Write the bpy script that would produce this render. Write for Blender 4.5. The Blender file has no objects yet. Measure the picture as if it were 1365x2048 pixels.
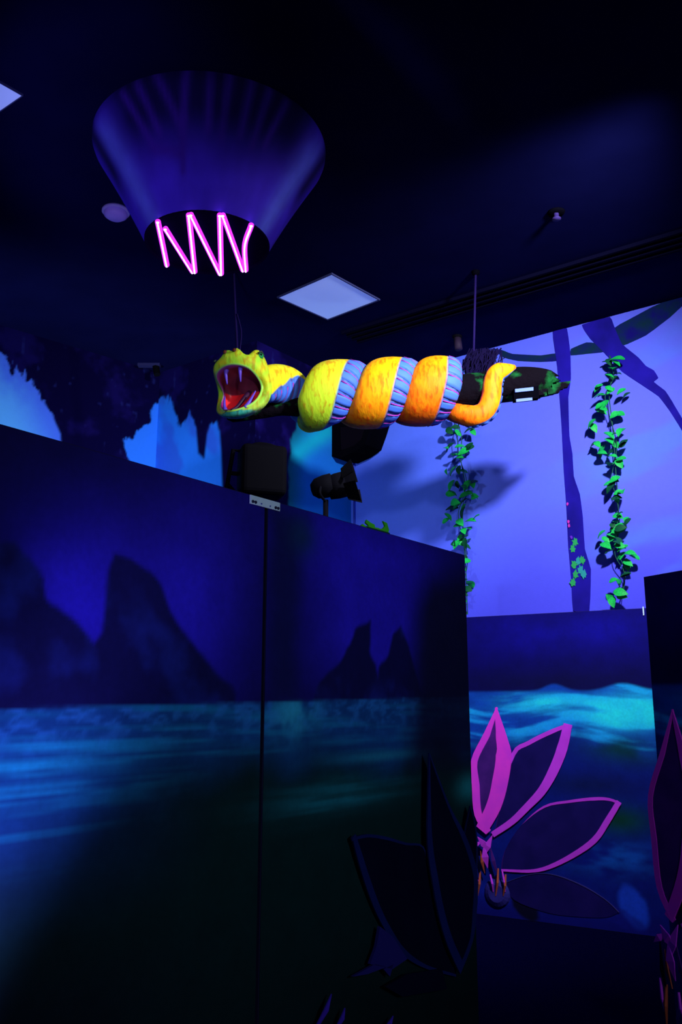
import bpy, bmesh, math, random
import numpy as np
from mathutils import Vector, Matrix
from mathutils.geometry import tessellate_polygon

SC = bpy.context.scene
COL = SC.collection
random.seed(7)
RNG = np.random.default_rng(11)

# ------------------------------------------------------------------ camera
FPX, HORIZON, EYE = 1750.0, 1405.0, 1.5
PITCH = math.atan((HORIZON - 1024) / FPX)
cd = bpy.data.cameras.new('camera')
cam = bpy.data.objects.new('camera', cd)
COL.objects.link(cam)
cam.location = (0, 0, EYE)
cam.rotation_euler = (math.pi / 2 + PITCH, 0, 0)
cd.sensor_fit = 'VERTICAL'
cd.sensor_height = 36
cd.sensor_width = 24
cd.lens = FPX / 2048 * 36
cd.clip_start = 0.05
SC.camera = cam

# ------------------------------------------------------------------ world, exposure
w = bpy.data.worlds.new('world')
SC.world = w
w.use_nodes = True
w.node_tree.nodes['Background'].inputs[0].default_value = (0.03, 0.05, 0.5, 1)
w.node_tree.nodes['Background'].inputs[1].default_value = 0.05
SC.view_settings.view_transform = 'Standard'
SC.view_settings.look = 'None'
SC.view_settings.exposure = 0.0
SC.view_settings.gamma = 1.0
SC.view_settings.use_curve_mapping = False


# ------------------------------------------------------------------ black-light lamps and added fill lights
def spot(name, loc, target, power, color, angle, blend=0.5, size=0.05):
    l = bpy.data.lights.new(name, 'SPOT')
    l.energy = power
    l.color = color
    l.spot_size = math.radians(angle)
    l.spot_blend = blend
    l.shadow_soft_size = size
    o = bpy.data.objects.new(name, l)
    COL.objects.link(o)
    o.location = loc
    o.rotation_euler = (Vector(target) - Vector(loc)).to_track_quat('-Z', 'Y').to_euler()
    return o


spot('blacklight_flood_ceiling', (1.72, 3.45, 4.22), (0.75, 6.8, 2.75), 850, (0.92, 0.92, 1.0), 100, 1.0, 0.09)
spot('added_funnel_uplight', (-1.0, 1.3, 0.3), (-0.72, 4.15, 4.15), 760, (0.5, 0.42, 1.0), 32, 0.6, 0.1)  # added light, not a room lamp; brightens the funnel from below
spot('blacklight_uplight_corner', (-2.05, 4.75, 0.5), (-2.75, 6.7, 2.7), 560, (0.75, 0.95, 1.0), 80, 0.7, 0.12)
spot('blacklight_uplight_pier', (-0.75, 5.3, 0.6), (-0.35, 7.8, 3.0), 170, (0.7, 0.9, 1.0), 75, 0.8, 0.1)
spot('added_room_fill', (2.6, -1.4, 2.5), (0.35, 3.5, 1.9), 205, (0.75, 0.85, 1.0), 66, 1.0, 0.5)  # added fill from behind the camera for the near partitions and funnel
spot('blacklight_front_flood', (0.7, -0.4, 3.9), (0.15, 5.7, 3.5), 360, (0.95, 0.95, 1.0), 26, 0.6, 0.12)


# ------------------------------------------------------------------ measuring helpers
def ray(x, y):
    c, s = math.cos(PITCH), math.sin(PITCH)
    a, b = (x - 682.5) / FPX, (1024 - y) / FPX
    return Vector((a, c - s * b, s + c * b))


def on_z(x, y, z):
    d = ray(x, y)
    return Vector((0, 0, EYE)) + d * ((z - EYE) / d.z)


def on_y(x, y, Y):
    d = ray(x, y)
    return Vector((0, 0, EYE)) + d * (Y / d.y)


class Plane:
    """a vertical plane: origin o (on the floor), unit direction u along it, normal n towards the viewer"""
    def __init__(self, o, u):
        self.o = Vector((o[0], o[1], 0))
        self.u = Vector((u[0], u[1], 0)).normalized()
        n = Vector((self.u.y, -self.u.x, 0))
        if n.dot(-self.o) < 0:
            n = -n
        self.n = n

    def uv(self, x, y):
        d = ray(x, y)
        t = (self.o - Vector((0, 0, EYE))).dot(self.n) / d.dot(self.n)
        p = Vector((0, 0, EYE)) + d * t
        return ((p - self.o).dot(self.u), p.z)

    def uvs(self, pts):
        return [self.uv(*q) for q in pts]

    def pt(self, u, z, off=0.0):
        return self.o + self.u * u + self.n * off + Vector((0, 0, z))


def lin(r, g, b):
    def f(c):
        c /= 255.0
        return c / 12.92 if c <= 0.04045 else ((c + 0.055) / 1.055) ** 2.4
    return np.array([f(r), f(g), f(b)])


# ------------------------------------------------------------------ numpy noise / masks for murals
_LAT = RNG.random((256, 256))


def vnoise(x, y):
    xi, yi = np.floor(x).astype(int), np.floor(y).astype(int)
    fx, fy = x - xi, y - yi
    fx = fx * fx * (3 - 2 * fx)
    fy = fy * fy * (3 - 2 * fy)
    a = _LAT[xi % 256, yi % 256]
    b = _LAT[(xi + 1) % 256, yi % 256]
    c = _LAT[xi % 256, (yi + 1) % 256]
    d = _LAT[(xi + 1) % 256, (yi + 1) % 256]
    return (a * (1 - fx) + b * fx) * (1 - fy) + (c * (1 - fx) + d * fx) * fy


def fbm(x, y, oct=4):
    s, a, t = 0, 0.5, 0
    for i in range(oct):
        s = s + a * vnoise(x * 2 ** i + 17.3 * i, y * 2 ** i + 9.1 * i)
        t += a
        a *= 0.5
    return s / t


def sdist(U, Z, poly):
    """signed distance, positive inside"""
    d = np.full(U.shape, 1e9)
    inside = np.zeros(U.shape, bool)
    n = len(poly)
    for i in range(n):
        x0, y0 = poly[i]
        x1, y1 = poly[(i + 1) % n]
        ex, ey = x1 - x0, y1 - y0
        t = np.clip(((U - x0) * ex + (Z - y0) * ey) / (ex * ex + ey * ey + 1e-12), 0, 1)
        d = np.minimum(d, np.hypot(U - x0 - t * ex, Z - y0 - t * ey))
        c = ((y0 > Z) != (y1 > Z))
        with np.errstate(divide='ignore', invalid='ignore'):
            xi = x0 + (Z - y0) * ex / (ey if abs(ey) > 1e-9 else 1e-9)
        inside ^= c & (U < xi)
    return np.where(inside, d, -d)


def sst(a, b, x):
    t = np.clip((x - a) / (b - a), 0, 1)
    return t * t * (3 - 2 * t)


def gauss(U, Z, cu, cz, su, sz):
    return np.exp(-((U - cu) / su) ** 2 - ((Z - cz) / sz) ** 2)


def mixc(C, c, m):
    return C * (1 - m[..., None]) + np.asarray(c) * m[..., None]


# ------------------------------------------------------------------ materials
MATS = {}


def mat(name, color=(0.5, 0.5, 0.5), rough=0.7, emit=None, strength=1.0, noise=0.0, nscale=8.0, color2=None,
        spec=0.2, bump=0.0, bscale=30.0, attr=False, alpha=1.0, threshold=None, metallic=0.0, stretch=(1, 1, 1)):
    if name in MATS:
        return MATS[name]
    m = bpy.data.materials.new(name)
    m.use_nodes = True
    nt = m.node_tree
    b = nt.nodes['Principled BSDF']
    b.inputs['Roughness'].default_value = rough
    b.inputs['Specular IOR Level'].default_value = spec
    b.inputs['Metallic'].default_value = metallic
    b.inputs['Alpha'].default_value = alpha
    tc = nt.nodes.new('ShaderNodeTexCoord')
    mp = nt.nodes.new('ShaderNodeMapping')
    mp.inputs['Scale'].default_value = stretch
    nt.links.new(tc.outputs['Object'], mp.inputs['Vector'])
    if attr:
        a = nt.nodes.new('ShaderNodeAttribute')
        a.attribute_name = 'Col'
        src = a.outputs['Color']
    else:
        rgb = nt.nodes.new('ShaderNodeRGB')
        rgb.outputs[0].default_value = (*color[:3], 1)
        src = rgb.outputs[0]
    if noise > 0:
        n = nt.nodes.new('ShaderNodeTexNoise')
        n.inputs['Scale'].default_value = nscale
        n.inputs['Detail'].default_value = 5
        nt.links.new(mp.outputs[0], n.inputs['Vector'])
        r = nt.nodes.new('ShaderNodeMapRange')
        lo, hi = threshold or (0.3, 0.7)
        r.inputs['From Min'].default_value = lo
        r.inputs['From Max'].default_value = hi
        r.inputs['To Max'].default_value = noise
        nt.links.new(n.outputs['Fac'], r.inputs['Value'])
        mx = nt.nodes.new('ShaderNodeMix')
        mx.data_type = 'RGBA'
        nt.links.new(r.outputs[0], mx.inputs['Factor'])
        nt.links.new(src, mx.inputs[6])
        if color2 is None:
            mu = nt.nodes.new('ShaderNodeMix')
            mu.data_type = 'RGBA'
            mu.blend_type = 'MULTIPLY'
            mu.inputs['Factor'].default_value = 1
            nt.links.new(src, mu.inputs[6])
            mu.inputs[7].default_value = (0.45, 0.45, 0.45, 1)
            nt.links.new(mu.outputs[2], mx.inputs[7])
        else:
            mx.inputs[7].default_value = (*color2[:3], 1)
        src = mx.outputs[2]
    nt.links.new(src, b.inputs['Base Color'])
    if emit is not None:
        b.inputs['Emission Color'].default_value = (*emit, 1)
        b.inputs['Emission Strength'].default_value = strength
    if bump > 0:
        n2 = nt.nodes.new('ShaderNodeTexNoise')
        n2.inputs['Scale'].default_value = bscale
        n2.inputs['Detail'].default_value = 4
        nt.links.new(mp.outputs[0], n2.inputs['Vector'])
        bp = nt.nodes.new('ShaderNodeBump')
        bp.inputs['Strength'].default_value = bump
        bp.inputs['Distance'].default_value = 0.02
        nt.links.new(n2.outputs['Fac'], bp.inputs['Height'])
        nt.links.new(bp.outputs[0], b.inputs['Normal'])
    MATS[name] = m
    return m


BLACK = mat('black_metal', (0.0015, 0.0015, 0.004), 0.8, spec=0.05)
BLACKP = mat('black_plastic', (0.0012, 0.0012, 0.003), 0.9, spec=0.0)
CEIL = mat('ceiling_paint', (0.0025, 0.003, 0.034), 0.95, noise=0.4, nscale=3, spec=0.0)
FLOOR = mat('floor_carpet', (0.002, 0.002, 0.035), 0.95, noise=0.5, nscale=40, bump=0.4, bscale=120, spec=0.0)
MURAL = mat('mural_print', attr=True, rough=0.75, spec=0.1, noise=0.25, nscale=60)
WALLP = mat('wall_paint', attr=True, rough=0.9, spec=0.0, noise=0.06, nscale=25, bump=0.05, bscale=90)
TILE = mat('panel_added_glow', (0.5, 0.65, 0.95), 0.6, noise=0.12, nscale=2, emit=(0.14, 0.22, 0.7), strength=0.55)  # unlit diffuser; added emission stands in for light from below
TRUNK = mat('painted_bark', (0.015, 0.008, 0.36), 0.85, noise=0.7, nscale=5, color2=(0.006, 0.005, 0.14), spec=0.05)
BRANCHG = mat('painted_mossy_bark', (0.006, 0.004, 0.15), 0.85, noise=0.85, nscale=9, color2=(0.003, 0.03, 0.02), spec=0.05)
BOARD = mat('partition_board', (0.012, 0.010, 0.06), 0.8, noise=0.3, nscale=10)
STEEL = mat('zinc_plate', (0.6, 0.8, 1.0), 0.5, noise=0.1, nscale=20)
SCREW = mat('dark_screw', (0.02, 0.02, 0.06), 0.4)
ROD = mat('dark_rod', (0.010, 0.005, 0.06), 0.8, spec=0.05)
LEAFG = mat('fluorescent_leaf', (0.01, 0.62, 0.10), 0.5, noise=0.85, nscale=14, color2=(0.005, 0.2, 0.04))
LEAFD = mat('dark_leaf', (0.004, 0.09, 0.035), 0.5, noise=0.5, nscale=14)
STEM = mat('vine_stem', (0.01, 0.08, 0.06), 0.7)
GREENT = mat('yellowgreen_leaf', (0.10, 0.9, 0.03), 0.5, noise=0.5, nscale=10)


# ------------------------------------------------------------------ mesh helpers
def link(o, parent=None):
    COL.objects.link(o)
    if parent is not None:
        o.parent = parent
        o.matrix_parent_inverse = Matrix.Identity(4)
    return o


def tag(o, label=None, cat=None, group=None, kind=None):
    if label:
        o['label'] = label
    if cat:
        o['category'] = cat
    if group:
        o['group'] = group
    if kind:
        o['kind'] = kind
    return o


def empty(name, loc=(0, 0, 0)):
    o = bpy.data.objects.new(name, None)
    o.location = loc
    o.empty_display_size = 0.1
    return link(o)


def obj(name, verts, faces, m, parent=None, smooth=False, base=None):
    """verts in world space; base = origin of the parent thing (already placed there)"""
    if parent is not None:
        base = world_loc(parent)
    elif base is None:
        base = Vector((0, 0, 0))
    me = bpy.data.meshes.new(name)
    me.from_pydata([tuple(Vector(v) - Vector(base)) for v in verts], [], faces)
    me.materials.append(m)
    bm = bmesh.new()
    bm.from_mesh(me)
    bmesh.ops.recalc_face_normals(bm, faces=bm.faces)
    bm.to_mesh(me)
    bm.free()
    if smooth:
        me.polygons.foreach_set('use_smooth', [True] * len(me.polygons))
    o = bpy.data.objects.new(name, me)
    if parent is None:
        o.location = base
    link(o, parent)
    return o


def world_loc(o):
    p = Vector((0, 0, 0))
    while o is not None:
        p += o.location
        o = o.parent
    return p


def box(c, ax, ay, az, sx, sy, sz):
    c, ax, ay, az = Vector(c), Vector(ax), Vector(ay), Vector(az)
    v = [c + ax * (i * sx / 2) + ay * (j * sy / 2) + az * (k * sz / 2) for i in (-1, 1) for j in (-1, 1) for k in (-1, 1)]
    f = [(0, 1, 3, 2), (4, 6, 7, 5), (0, 4, 5, 1), (2, 3, 7, 6), (0, 2, 6, 4), (1, 5, 7, 3)]
    return v, f


def merge(*parts):
    V, F = [], []
    for v, f in parts:
        n = len(V)
        V += list(v)
        F += [tuple(i + n for i in q) for q in f]
    return V, F


def frames(path):
    path = [Vector(p) for p in path]
    T = []
    for i in range(len(path)):
        a, b = path[max(i - 1, 0)], path[min(i + 1, len(path) - 1)]
        T.append((b - a).normalized())
    n = T[0].orthogonal().normalized()
    N = []
    for t in T:
        n = (n - t * n.dot(t)).normalized()
        N.append(n)
    return path, T, N


def tube(path, rad, seg=8, cap=True):
    path, T, N = frames(path)
    V, F = [], []
    for i, p in enumerate(path):
        r = rad[i] if hasattr(rad, '__len__') else rad
        B = T[i].cross(N[i])
        for k in range(seg):
            a = 2 * math.pi * k / seg
            V.append(p + (N[i] * math.cos(a) + B * math.sin(a)) * r)
    for i in range(len(path) - 1):
        for k in range(seg):
            k2 = (k + 1) % seg
            F.append((i * seg + k, i * seg + k2, (i + 1) * seg + k2, (i + 1) * seg + k))
    if cap:
        F.append(tuple(range(seg))[::-1])
        F.append(tuple((len(path) - 1) * seg + k for k in range(seg)))
    return V, F


def lathe(center, prof, seg=48, axis=None, a0=0.0):
    c = Vector(center)
    ax = Vector(axis).normalized() if axis is not None else Vector((0, 0, 1))
    e1 = ax.orthogonal().normalized() if axis is not None else Vector((1, 0, 0))
    e2 = ax.cross(e1)
    V, F = [], []
    for r, z in prof:
        for k in range(seg):
            a = a0 + 2 * math.pi * k / seg
            V.append(c + ax * z + (e1 * math.cos(a) + e2 * math.sin(a)) * r)
    for i in range(len(prof) - 1):
        for k in range(seg):
            k2 = (k + 1) % seg
            F.append((i * seg + k, i * seg + k2, (i + 1) * seg + k2, (i + 1) * seg + k))
    return V, F


def prism(pts_front, depth_vec):
    """closed polygon (3D points) thickened along depth_vec"""
    n = len(pts_front)
    P = [Vector(p) for p in pts_front]
    tris = tessellate_polygon([P])
    V = P + [p + Vector(depth_vec) for p in P]
    F = [tuple(t) for t in tris] + [tuple(i + n for i in t[::-1]) for t in tris]
    F += [(i, (i + 1) % n, (i + 1) % n + n, i + n) for i in range(n)]
    return V, F


def catmull(pts, n=8):
    P = [Vector(p) for p in pts]
    P = [P[0] * 2 - P[1]] + P + [P[-1] * 2 - P[-2]]
    out = []
    for i in range(1, len(P) - 2):
        for k in range(n):
            t = k / n
            a, b, c, d = P[i - 1], P[i], P[i + 1], P[i + 2]
            out.append(0.5 * ((2 * b) + (c - a) * t + (2 * a - 5 * b + 4 * c - d) * t * t + (3 * b - a - 3 * c + d) * t ** 3))
    out.append(P[-2])
    return out


def set_cols(o, C):
    me = o.data
    at = me.color_attributes.new('Col', 'FLOAT_COLOR', 'POINT')
    A = np.ones((len(me.vertices), 4), np.float32)
    A[:, :3] = np.clip(C, 0, 1)
    at.data.foreach_set('color', A.ravel())


def grid(name, pl, us, zs, colf, m, off=0.0, parent=None):
    us, zs = np.asarray(us), np.asarray(zs)
    U, Z = np.meshgrid(us, zs, indexing='xy')
    base = world_loc(parent) if parent is not None else Vector((0, 0, 0))
    o3 = pl.o + pl.n * off - base
    X = np.stack([o3.x + pl.u.x * U, o3.y + pl.u.y * U, o3.z + Z], -1).reshape(-1, 3)
    nu, nz = len(us), len(zs)
    idx = np.arange(nu * nz).reshape(nz, nu)
    Q = np.stack([idx[:-1, :-1], idx[:-1, 1:], idx[1:, 1:], idx[1:, :-1]], -1).reshape(-1, 4)
    # face towards the room
    if pl.u.cross(Vector((0, 0, 1))).dot(pl.n) < 0:
        Q = Q[:, ::-1]
    me = bpy.data.meshes.new(name)
    me.vertices.add(len(X))
    me.vertices.foreach_set('co', X.astype(np.float32).ravel())
    me.loops.add(Q.size)
    me.loops.foreach_set('vertex_index', Q.astype(np.int32).ravel())
    me.polygons.add(len(Q))
    me.polygons.foreach_set('loop_start', np.arange(0, Q.size, 4, dtype=np.int32))
    me.polygons.foreach_set('loop_total', np.full(len(Q), 4, np.int32))
    me.update(calc_edges=True)
    me.validate()
    me.materials.append(m)
    o = bpy.data.objects.new(name, me)
    link(o, parent)
    set_cols(o, colf(U, Z).reshape(-1, 3))
    return o


# ================================================================== ROOM
CH = 4.5
floor_v, floor_f = box((0.3, 4, -0.03), (1, 0, 0), (0, 1, 0), (0, 0, 1), 12, 12, 0.06)
tag(obj('floor', floor_v, floor_f, FLOOR), 'dark navy carpeted floor at the foot of the partitions', kind='structure')

cv, cf = box((0.3, 3.4, CH + 0.04), (1, 0, 0), (0, 1, 0), (0, 0, 1), 12, 11, 0.08)
ceiling = tag(obj('ceiling', cv, cf, CEIL), 'matt near-black ceiling', kind='structure')

rA, rB = on_z(950, 705, CH), on_z(1365, 595, CH)
R = Plane(rA, rB - rA)                      # right wall, u grows to the right
corner = on_z(703, 771, CH)
uc = (corner - R.o).dot(R.u)
corner = R.pt(uc, 0)
L0, L1 = on_z(0, 650, CH), on_z(320, 745, CH)
LW = Plane(L0, L1 - L0)
lcorner = Vector((L1.x, L1.y, 0))
E_dir = Vector((R.u.y, -R.u.x, 0))          # perpendicular to the right wall, pointing to the room
if E_dir.dot(-corner) < 0:
    E_dir = -E_dir
# convex pier corner: intersection of corner + t*E_dir with lcorner + s*R.u
A = np.array([[E_dir.x, -R.u.x], [E_dir.y, -R.u.y]])
ts = np.linalg.solve(A, np.array([lcorner.x - corner.x, lcorner.y - corner.y]))
pier = corner + E_dir * ts[0]
DW = Plane(lcorner, R.u)                    # short wall facing as the right wall does
EW = Plane(pier, corner - pier)             # return running back to the inner corner

SKY = lin(104, 116, 255)


def col_right(U, Z):
    n = fbm(U * 0.8 + 3, Z * 0.9 + 5, 4)
    n2 = fbm(U * 0.9 + Z * 0.5, Z * 3.0 - U * 0.9, 4)
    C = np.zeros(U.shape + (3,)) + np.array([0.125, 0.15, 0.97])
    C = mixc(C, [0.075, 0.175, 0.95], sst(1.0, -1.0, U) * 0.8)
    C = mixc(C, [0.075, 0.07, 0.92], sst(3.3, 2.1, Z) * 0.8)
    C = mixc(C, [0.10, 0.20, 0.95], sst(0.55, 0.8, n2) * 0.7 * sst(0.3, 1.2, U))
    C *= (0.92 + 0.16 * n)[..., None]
    return C


us = np.arange(uc, 4.2, 0.03)
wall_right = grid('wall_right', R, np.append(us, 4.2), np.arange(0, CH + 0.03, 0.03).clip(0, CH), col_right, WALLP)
tag(wall_right, 'lavender blue painted wall behind the vines', kind='structure')

zf = np.concatenate([np.arange(0, 2.2, 0.2), np.arange(2.2, CH, 0.011), [CH]])


def foliage_warp(U, Z, k=0.09):
    du = (fbm(U * 7 + 1, Z * 7 + 2, 4) - 0.5) * 2 * k + (fbm(U * 26, Z * 15 + 8, 3) - 0.5) * k
    dz = (fbm(U * 7 + 31, Z * 7 + 12, 4) - 0.5) * 2 * k + (fbm(U * 30 + 4, Z * 12, 3) - 0.5) * 2 * k
    return U + du, Z + dz


DARKF = np.array([0.0025, 0.0015, 0.03])


def dark_foliage(U, Z):
    n = fbm(U * 5 + 40, Z * 5, 5)
    C = np.zeros(U.shape + (3,)) + DARKF
    C = mixc(C, [0.007, 0.004, 0.085], sst(0.5, 0.75, n) * 0.8)
    C = mixc(C, [0.015, 0.02, 0.18], sst(0.74, 0.84, fbm(U * 14, Z * 9 + 70, 3)) * 0.4)
    return C


def col_left(U, Z):
    C = dark_foliage(U, Z)
    p1 = LW.uvs([(-260, 600), (-60, 660), (0, 702), (18, 728), (45, 745), (72, 772), (92, 800), (106, 832), (122, 868), (130, 1150), (-300, 1150)])
    p2 = LW.uvs([(250, 1150), (251, 915), (250, 885), (268, 872), (282, 846), (300, 832), (304, 812), (322, 800), (380, 790), (420, 1150)])
    Uw, Zw = foliage_warp(U, Z, 0.07)
    lim = LW.uv(100, 860)[1]
    mx = sst(0.35, 0.0, Z - lim)                         # trunk edges low down are smooth, foliage edges ragged
    d1 = sdist(U * mx + Uw * (1 - mx), Z * mx + Zw * (1 - mx), p1)
    d2 = sdist(Uw * 0.8 + U * 0.2, Zw * 0.8 + Z * 0.2, p2)
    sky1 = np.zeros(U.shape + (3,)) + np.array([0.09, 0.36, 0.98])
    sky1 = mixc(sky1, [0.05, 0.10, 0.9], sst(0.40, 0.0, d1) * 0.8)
    m1 = sst(-0.01, 0.02, d1)
    C = C * (1 - m1[..., None]) + sky1 * m1[..., None]
    m2 = sst(-0.01, 0.02, d2)
    C = mixc(C, [0.02, 0.16, 0.85], m2)
    return C


ul = LW.uv(320, 745)[0]
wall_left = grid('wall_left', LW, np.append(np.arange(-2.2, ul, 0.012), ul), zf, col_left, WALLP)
tag(wall_left, 'wall painted with a dark tree against glowing pale blue sky', kind='structure')


def col_back(U, Z):
    C = dark_foliage(U, Z)
    p = DW.uvs([(300, 1150), (300, 800), (330, 792), (345, 800), (352, 830), (362, 855), (371, 838), (380, 818), (392, 835),
                (398, 905), (408, 915), (413, 870), (418, 848), (432, 842), (441, 862), (444, 905), (452, 1150)])
    Uw, Zw = foliage_warp(U, Z, 0.05)
    lim = DW.uv(400, 880)[1]
    mx = sst(0.25, 0.0, Z - lim)
    d = sdist(U * mx + Uw * (1 - mx), Z * mx + Zw * (1 - mx), p)
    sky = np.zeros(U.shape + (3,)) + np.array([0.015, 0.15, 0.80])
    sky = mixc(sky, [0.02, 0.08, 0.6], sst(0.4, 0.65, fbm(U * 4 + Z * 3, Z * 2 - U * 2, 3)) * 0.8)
    m = sst(-0.01, 0.03, d)
    return C * (1 - m[..., None]) + sky * m[..., None]


ud = (pier - lcorner).dot(R.u)
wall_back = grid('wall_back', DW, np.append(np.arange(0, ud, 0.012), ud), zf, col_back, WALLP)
tag(wall_back, 'short dark wall painted with hanging foliage beside the corner', kind='structure')


def col_return(U, Z):
    C = dark_foliage(U, Z)
    p = EW.uvs([(578, 1150), (576, 980), (574, 930), (580, 900), (578, 880), (592, 860), (596, 820), (610, 780), (640, 740), (760, 700), (760, 1150)])
    Uw, Zw = foliage_warp(U, Z, 0.03)
    d = sdist(Uw, Zw, p)
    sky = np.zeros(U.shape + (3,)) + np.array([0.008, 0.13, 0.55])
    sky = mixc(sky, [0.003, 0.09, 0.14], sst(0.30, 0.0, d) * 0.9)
    a, b = EW.uv(596, 905), EW.uv(655, 862)
    t = np.clip(((U - a[0]) * (b[0] - a[0]) + (Z - a[1]) * (b[1] - a[1])) / ((b[0] - a[0]) ** 2 + (b[1] - a[1]) ** 2), 0, 1)
    ds = np.hypot(U - a[0] - t * (b[0] - a[0]), Z - a[1] - t * (b[1] - a[1]))
    sky = mixc(sky, [0.006, 0.34, 0.50], np.exp(-(ds / 0.09) ** 2) * 0.9)
    m = sst(-0.01, 0.03, d)
    return C * (1 - m[..., None]) + sky * m[..., None]


ue = (corner - pier).length
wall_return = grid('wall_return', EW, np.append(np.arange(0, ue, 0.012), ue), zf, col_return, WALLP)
tag(wall_return, 'teal painted return wall running to the inner corner', kind='structure')


# painted tree on the right wall (flat paint, a film on the wall)
def painted(name, px, m, thick=0.003, off=0.004):
    P = [R.pt(*R.uv(*q), off) for q in px]
    P = catmull_closed(P, 3)
    return obj(name, *prism(P, -R.n * thick), m, wall_right)


def catmull_closed(P, n):
    out = []
    L = len(P)
    for i in range(L):
        a, b, c, d = P[i - 1], P[i], P[(i + 1) % L], P[(i + 2) % L]
        sharp = (b - a).length > 1e-6 and (b - a).normalized().dot((c - b).normalized()) < 0.3
        for k in range(n):
            t = k / n
            q = 0.5 * ((2 * b) + (c - a) * t + (2 * a - 5 * b + 4 * c - d) * t * t + (3 * b - a - 3 * c + d) * t ** 3)
            out.append(b.lerp(c, t) * 0.7 + q * 0.3)
    return out


painted('painted_trunk', [(1107, 664), (1111, 700), (1116, 735), (1121, 800), (1125, 858), (1129, 940), (1134, 1008), (1138, 1090), (1144, 1158),
        (1148, 1222), (1180, 1222), (1183, 1139), (1171, 1098), (1167, 1035), (1161, 989), (1149, 953), (1146, 907), (1140, 871), (1138, 795),
        (1143, 757), (1142, 707), (1135, 657)], TRUNK, off=0.006)
painted('painted_branch', [(1221, 634), (1230, 654), (1245, 688), (1278, 715), (1293, 732), (1309, 741), (1318, 756), (1309, 764), (1332, 782), (1345, 802),
        (1366, 838), (1400, 900), (1400, 940), (1366, 862), (1341, 822), (1319, 793), (1285, 770), (1245, 743), (1208, 704), (1182, 678), (1165, 650)], TRUNK, off=0.005)
painted('painted_branch', [(1230, 656), (1267, 635), (1304, 615), (1341, 599), (1400, 582), (1400, 592), (1366, 612), (1341, 635), (1293, 671), (1240, 694)], BRANCHG)
painted('painted_branch', [(1143, 698), (1174, 685), (1195, 687), (1209, 704), (1174, 708), (1143, 711)], BRANCHG)
painted('painted_branch', [(986, 697), (1004, 700), (1026, 708), (1082, 711), (1113, 707), (1115, 722), (1082, 724), (1037, 722), (1008, 715)], BRANCHG)
# painted flowers and leaves low on the trunk
for i, (x, y, c) in enumerate([(1147, 1098, 'g'), (1152, 1085, 'g'), (1158, 1122, 't'), (1150, 1130, 'g'), (1163, 1140, 't'), (1153, 1150, 'g'), (1148, 1165, 'g'),
                               (1166, 1120, 'g'), (1139, 1044, 'p'), (1137, 1008, 'p'), (1140, 1052, 'p'), (1145, 1075, 'v'), (1170, 1150, 't')]):
    m = {'g': mat('paint_green', (0.02, 0.35, 0.10), 0.8), 't': mat('paint_teal', (0.02, 0.30, 0.32), 0.8),
         'p': mat('paint_pink', (0.6, 0.03, 0.5), 0.8), 'v': mat('paint_violet', (0.12, 0.02, 0.6), 0.8)}[c]
    u0, z0 = R.uv(x, y)
    pts = []
    rr = 0.045 if c in 'gt' else 0.02
    for k in range(14):
        a = k / 14 * 2 * math.pi
        r = rr * (0.55 + 0.45 * math.cos(a * 3 + i) ** 2) * random.uniform(0.7, 1.1)
        pts.append(R.pt(u0 + r * math.cos(a) * 0.7, z0 + r * math.sin(a), 0.009 + 0.0004 * i))
    obj('painted_leaf' if c in 'gt' else 'painted_flower', *prism(pts, -R.n * 0.002), m, wall_right)


# ------------------------------------------------------------------ ceiling things
def quad_panel(px, label):
    P = [on_z(x, y, CH) for x, y in px]
    c = sum(P, Vector()) / 4
    root = empty('ceiling_panel', (c.x, c.y, CH))
    tag(root, label, 'ceiling panel')
    inn = [c.lerp(p, 0.965) for p in P]
    fr = []
    for i in range(4):
        j = (i + 1) % 4
        fr.append(prism([P[i], P[j], inn[j], inn[i]], (0, 0, -0.012)))
    obj('frame', *merge(*fr), mat('panel_frame', (0.03, 0.035, 0.12), 0.6), root)
    obj('diffuser', *prism([p + Vector((0, 0, -0.006)) for p in inn], (0, 0, 0.004)), TILE, root)


quad_panel([(554, 593), (664, 545), (761, 598), (656, 638)], 'pale blue square ceiling panel above the coiled snake')
quad_panel([(-70, 196), (-2, 160), (47, 188), (-28, 240)], 'pale blue square ceiling panel beyond the flared funnel')

# slot diffuser along the right wall
sA, sB = on_z(700, 672, CH), on_z(1420, 459, CH)
sd = (sB - sA).normalized()
sn = Vector((-sd.y, sd.x, 0))
sc_ = (sA + sB) / 2
slot = empty('slot_diffuser', (sc_.x, sc_.y, CH))
tag(slot, 'long black linear air diffuser set in the ceiling', 'air vent')
SLAT = mat('vent_slat', (0.002, 0.002, 0.012), 0.9, spec=0.0)
Ls = (sB - sA).length
obj('backing', *box(sc_ + Vector((0, 0, -0.003)), sd, sn, (0, 0, 1), Ls, 0.24, 0.006), mat('vent_dark', (0.003, 0.003, 0.008), 0.9), slot)
for k in (-1.5, -0.5, 0.5, 1.5):
    obj('slat', *box(sc_ + sn * (k * 0.075) + Vector((0, 0, -0.014)), sd, sn, (0, 0, 1), Ls, 0.022, 0.026), SLAT, slot)

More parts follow.
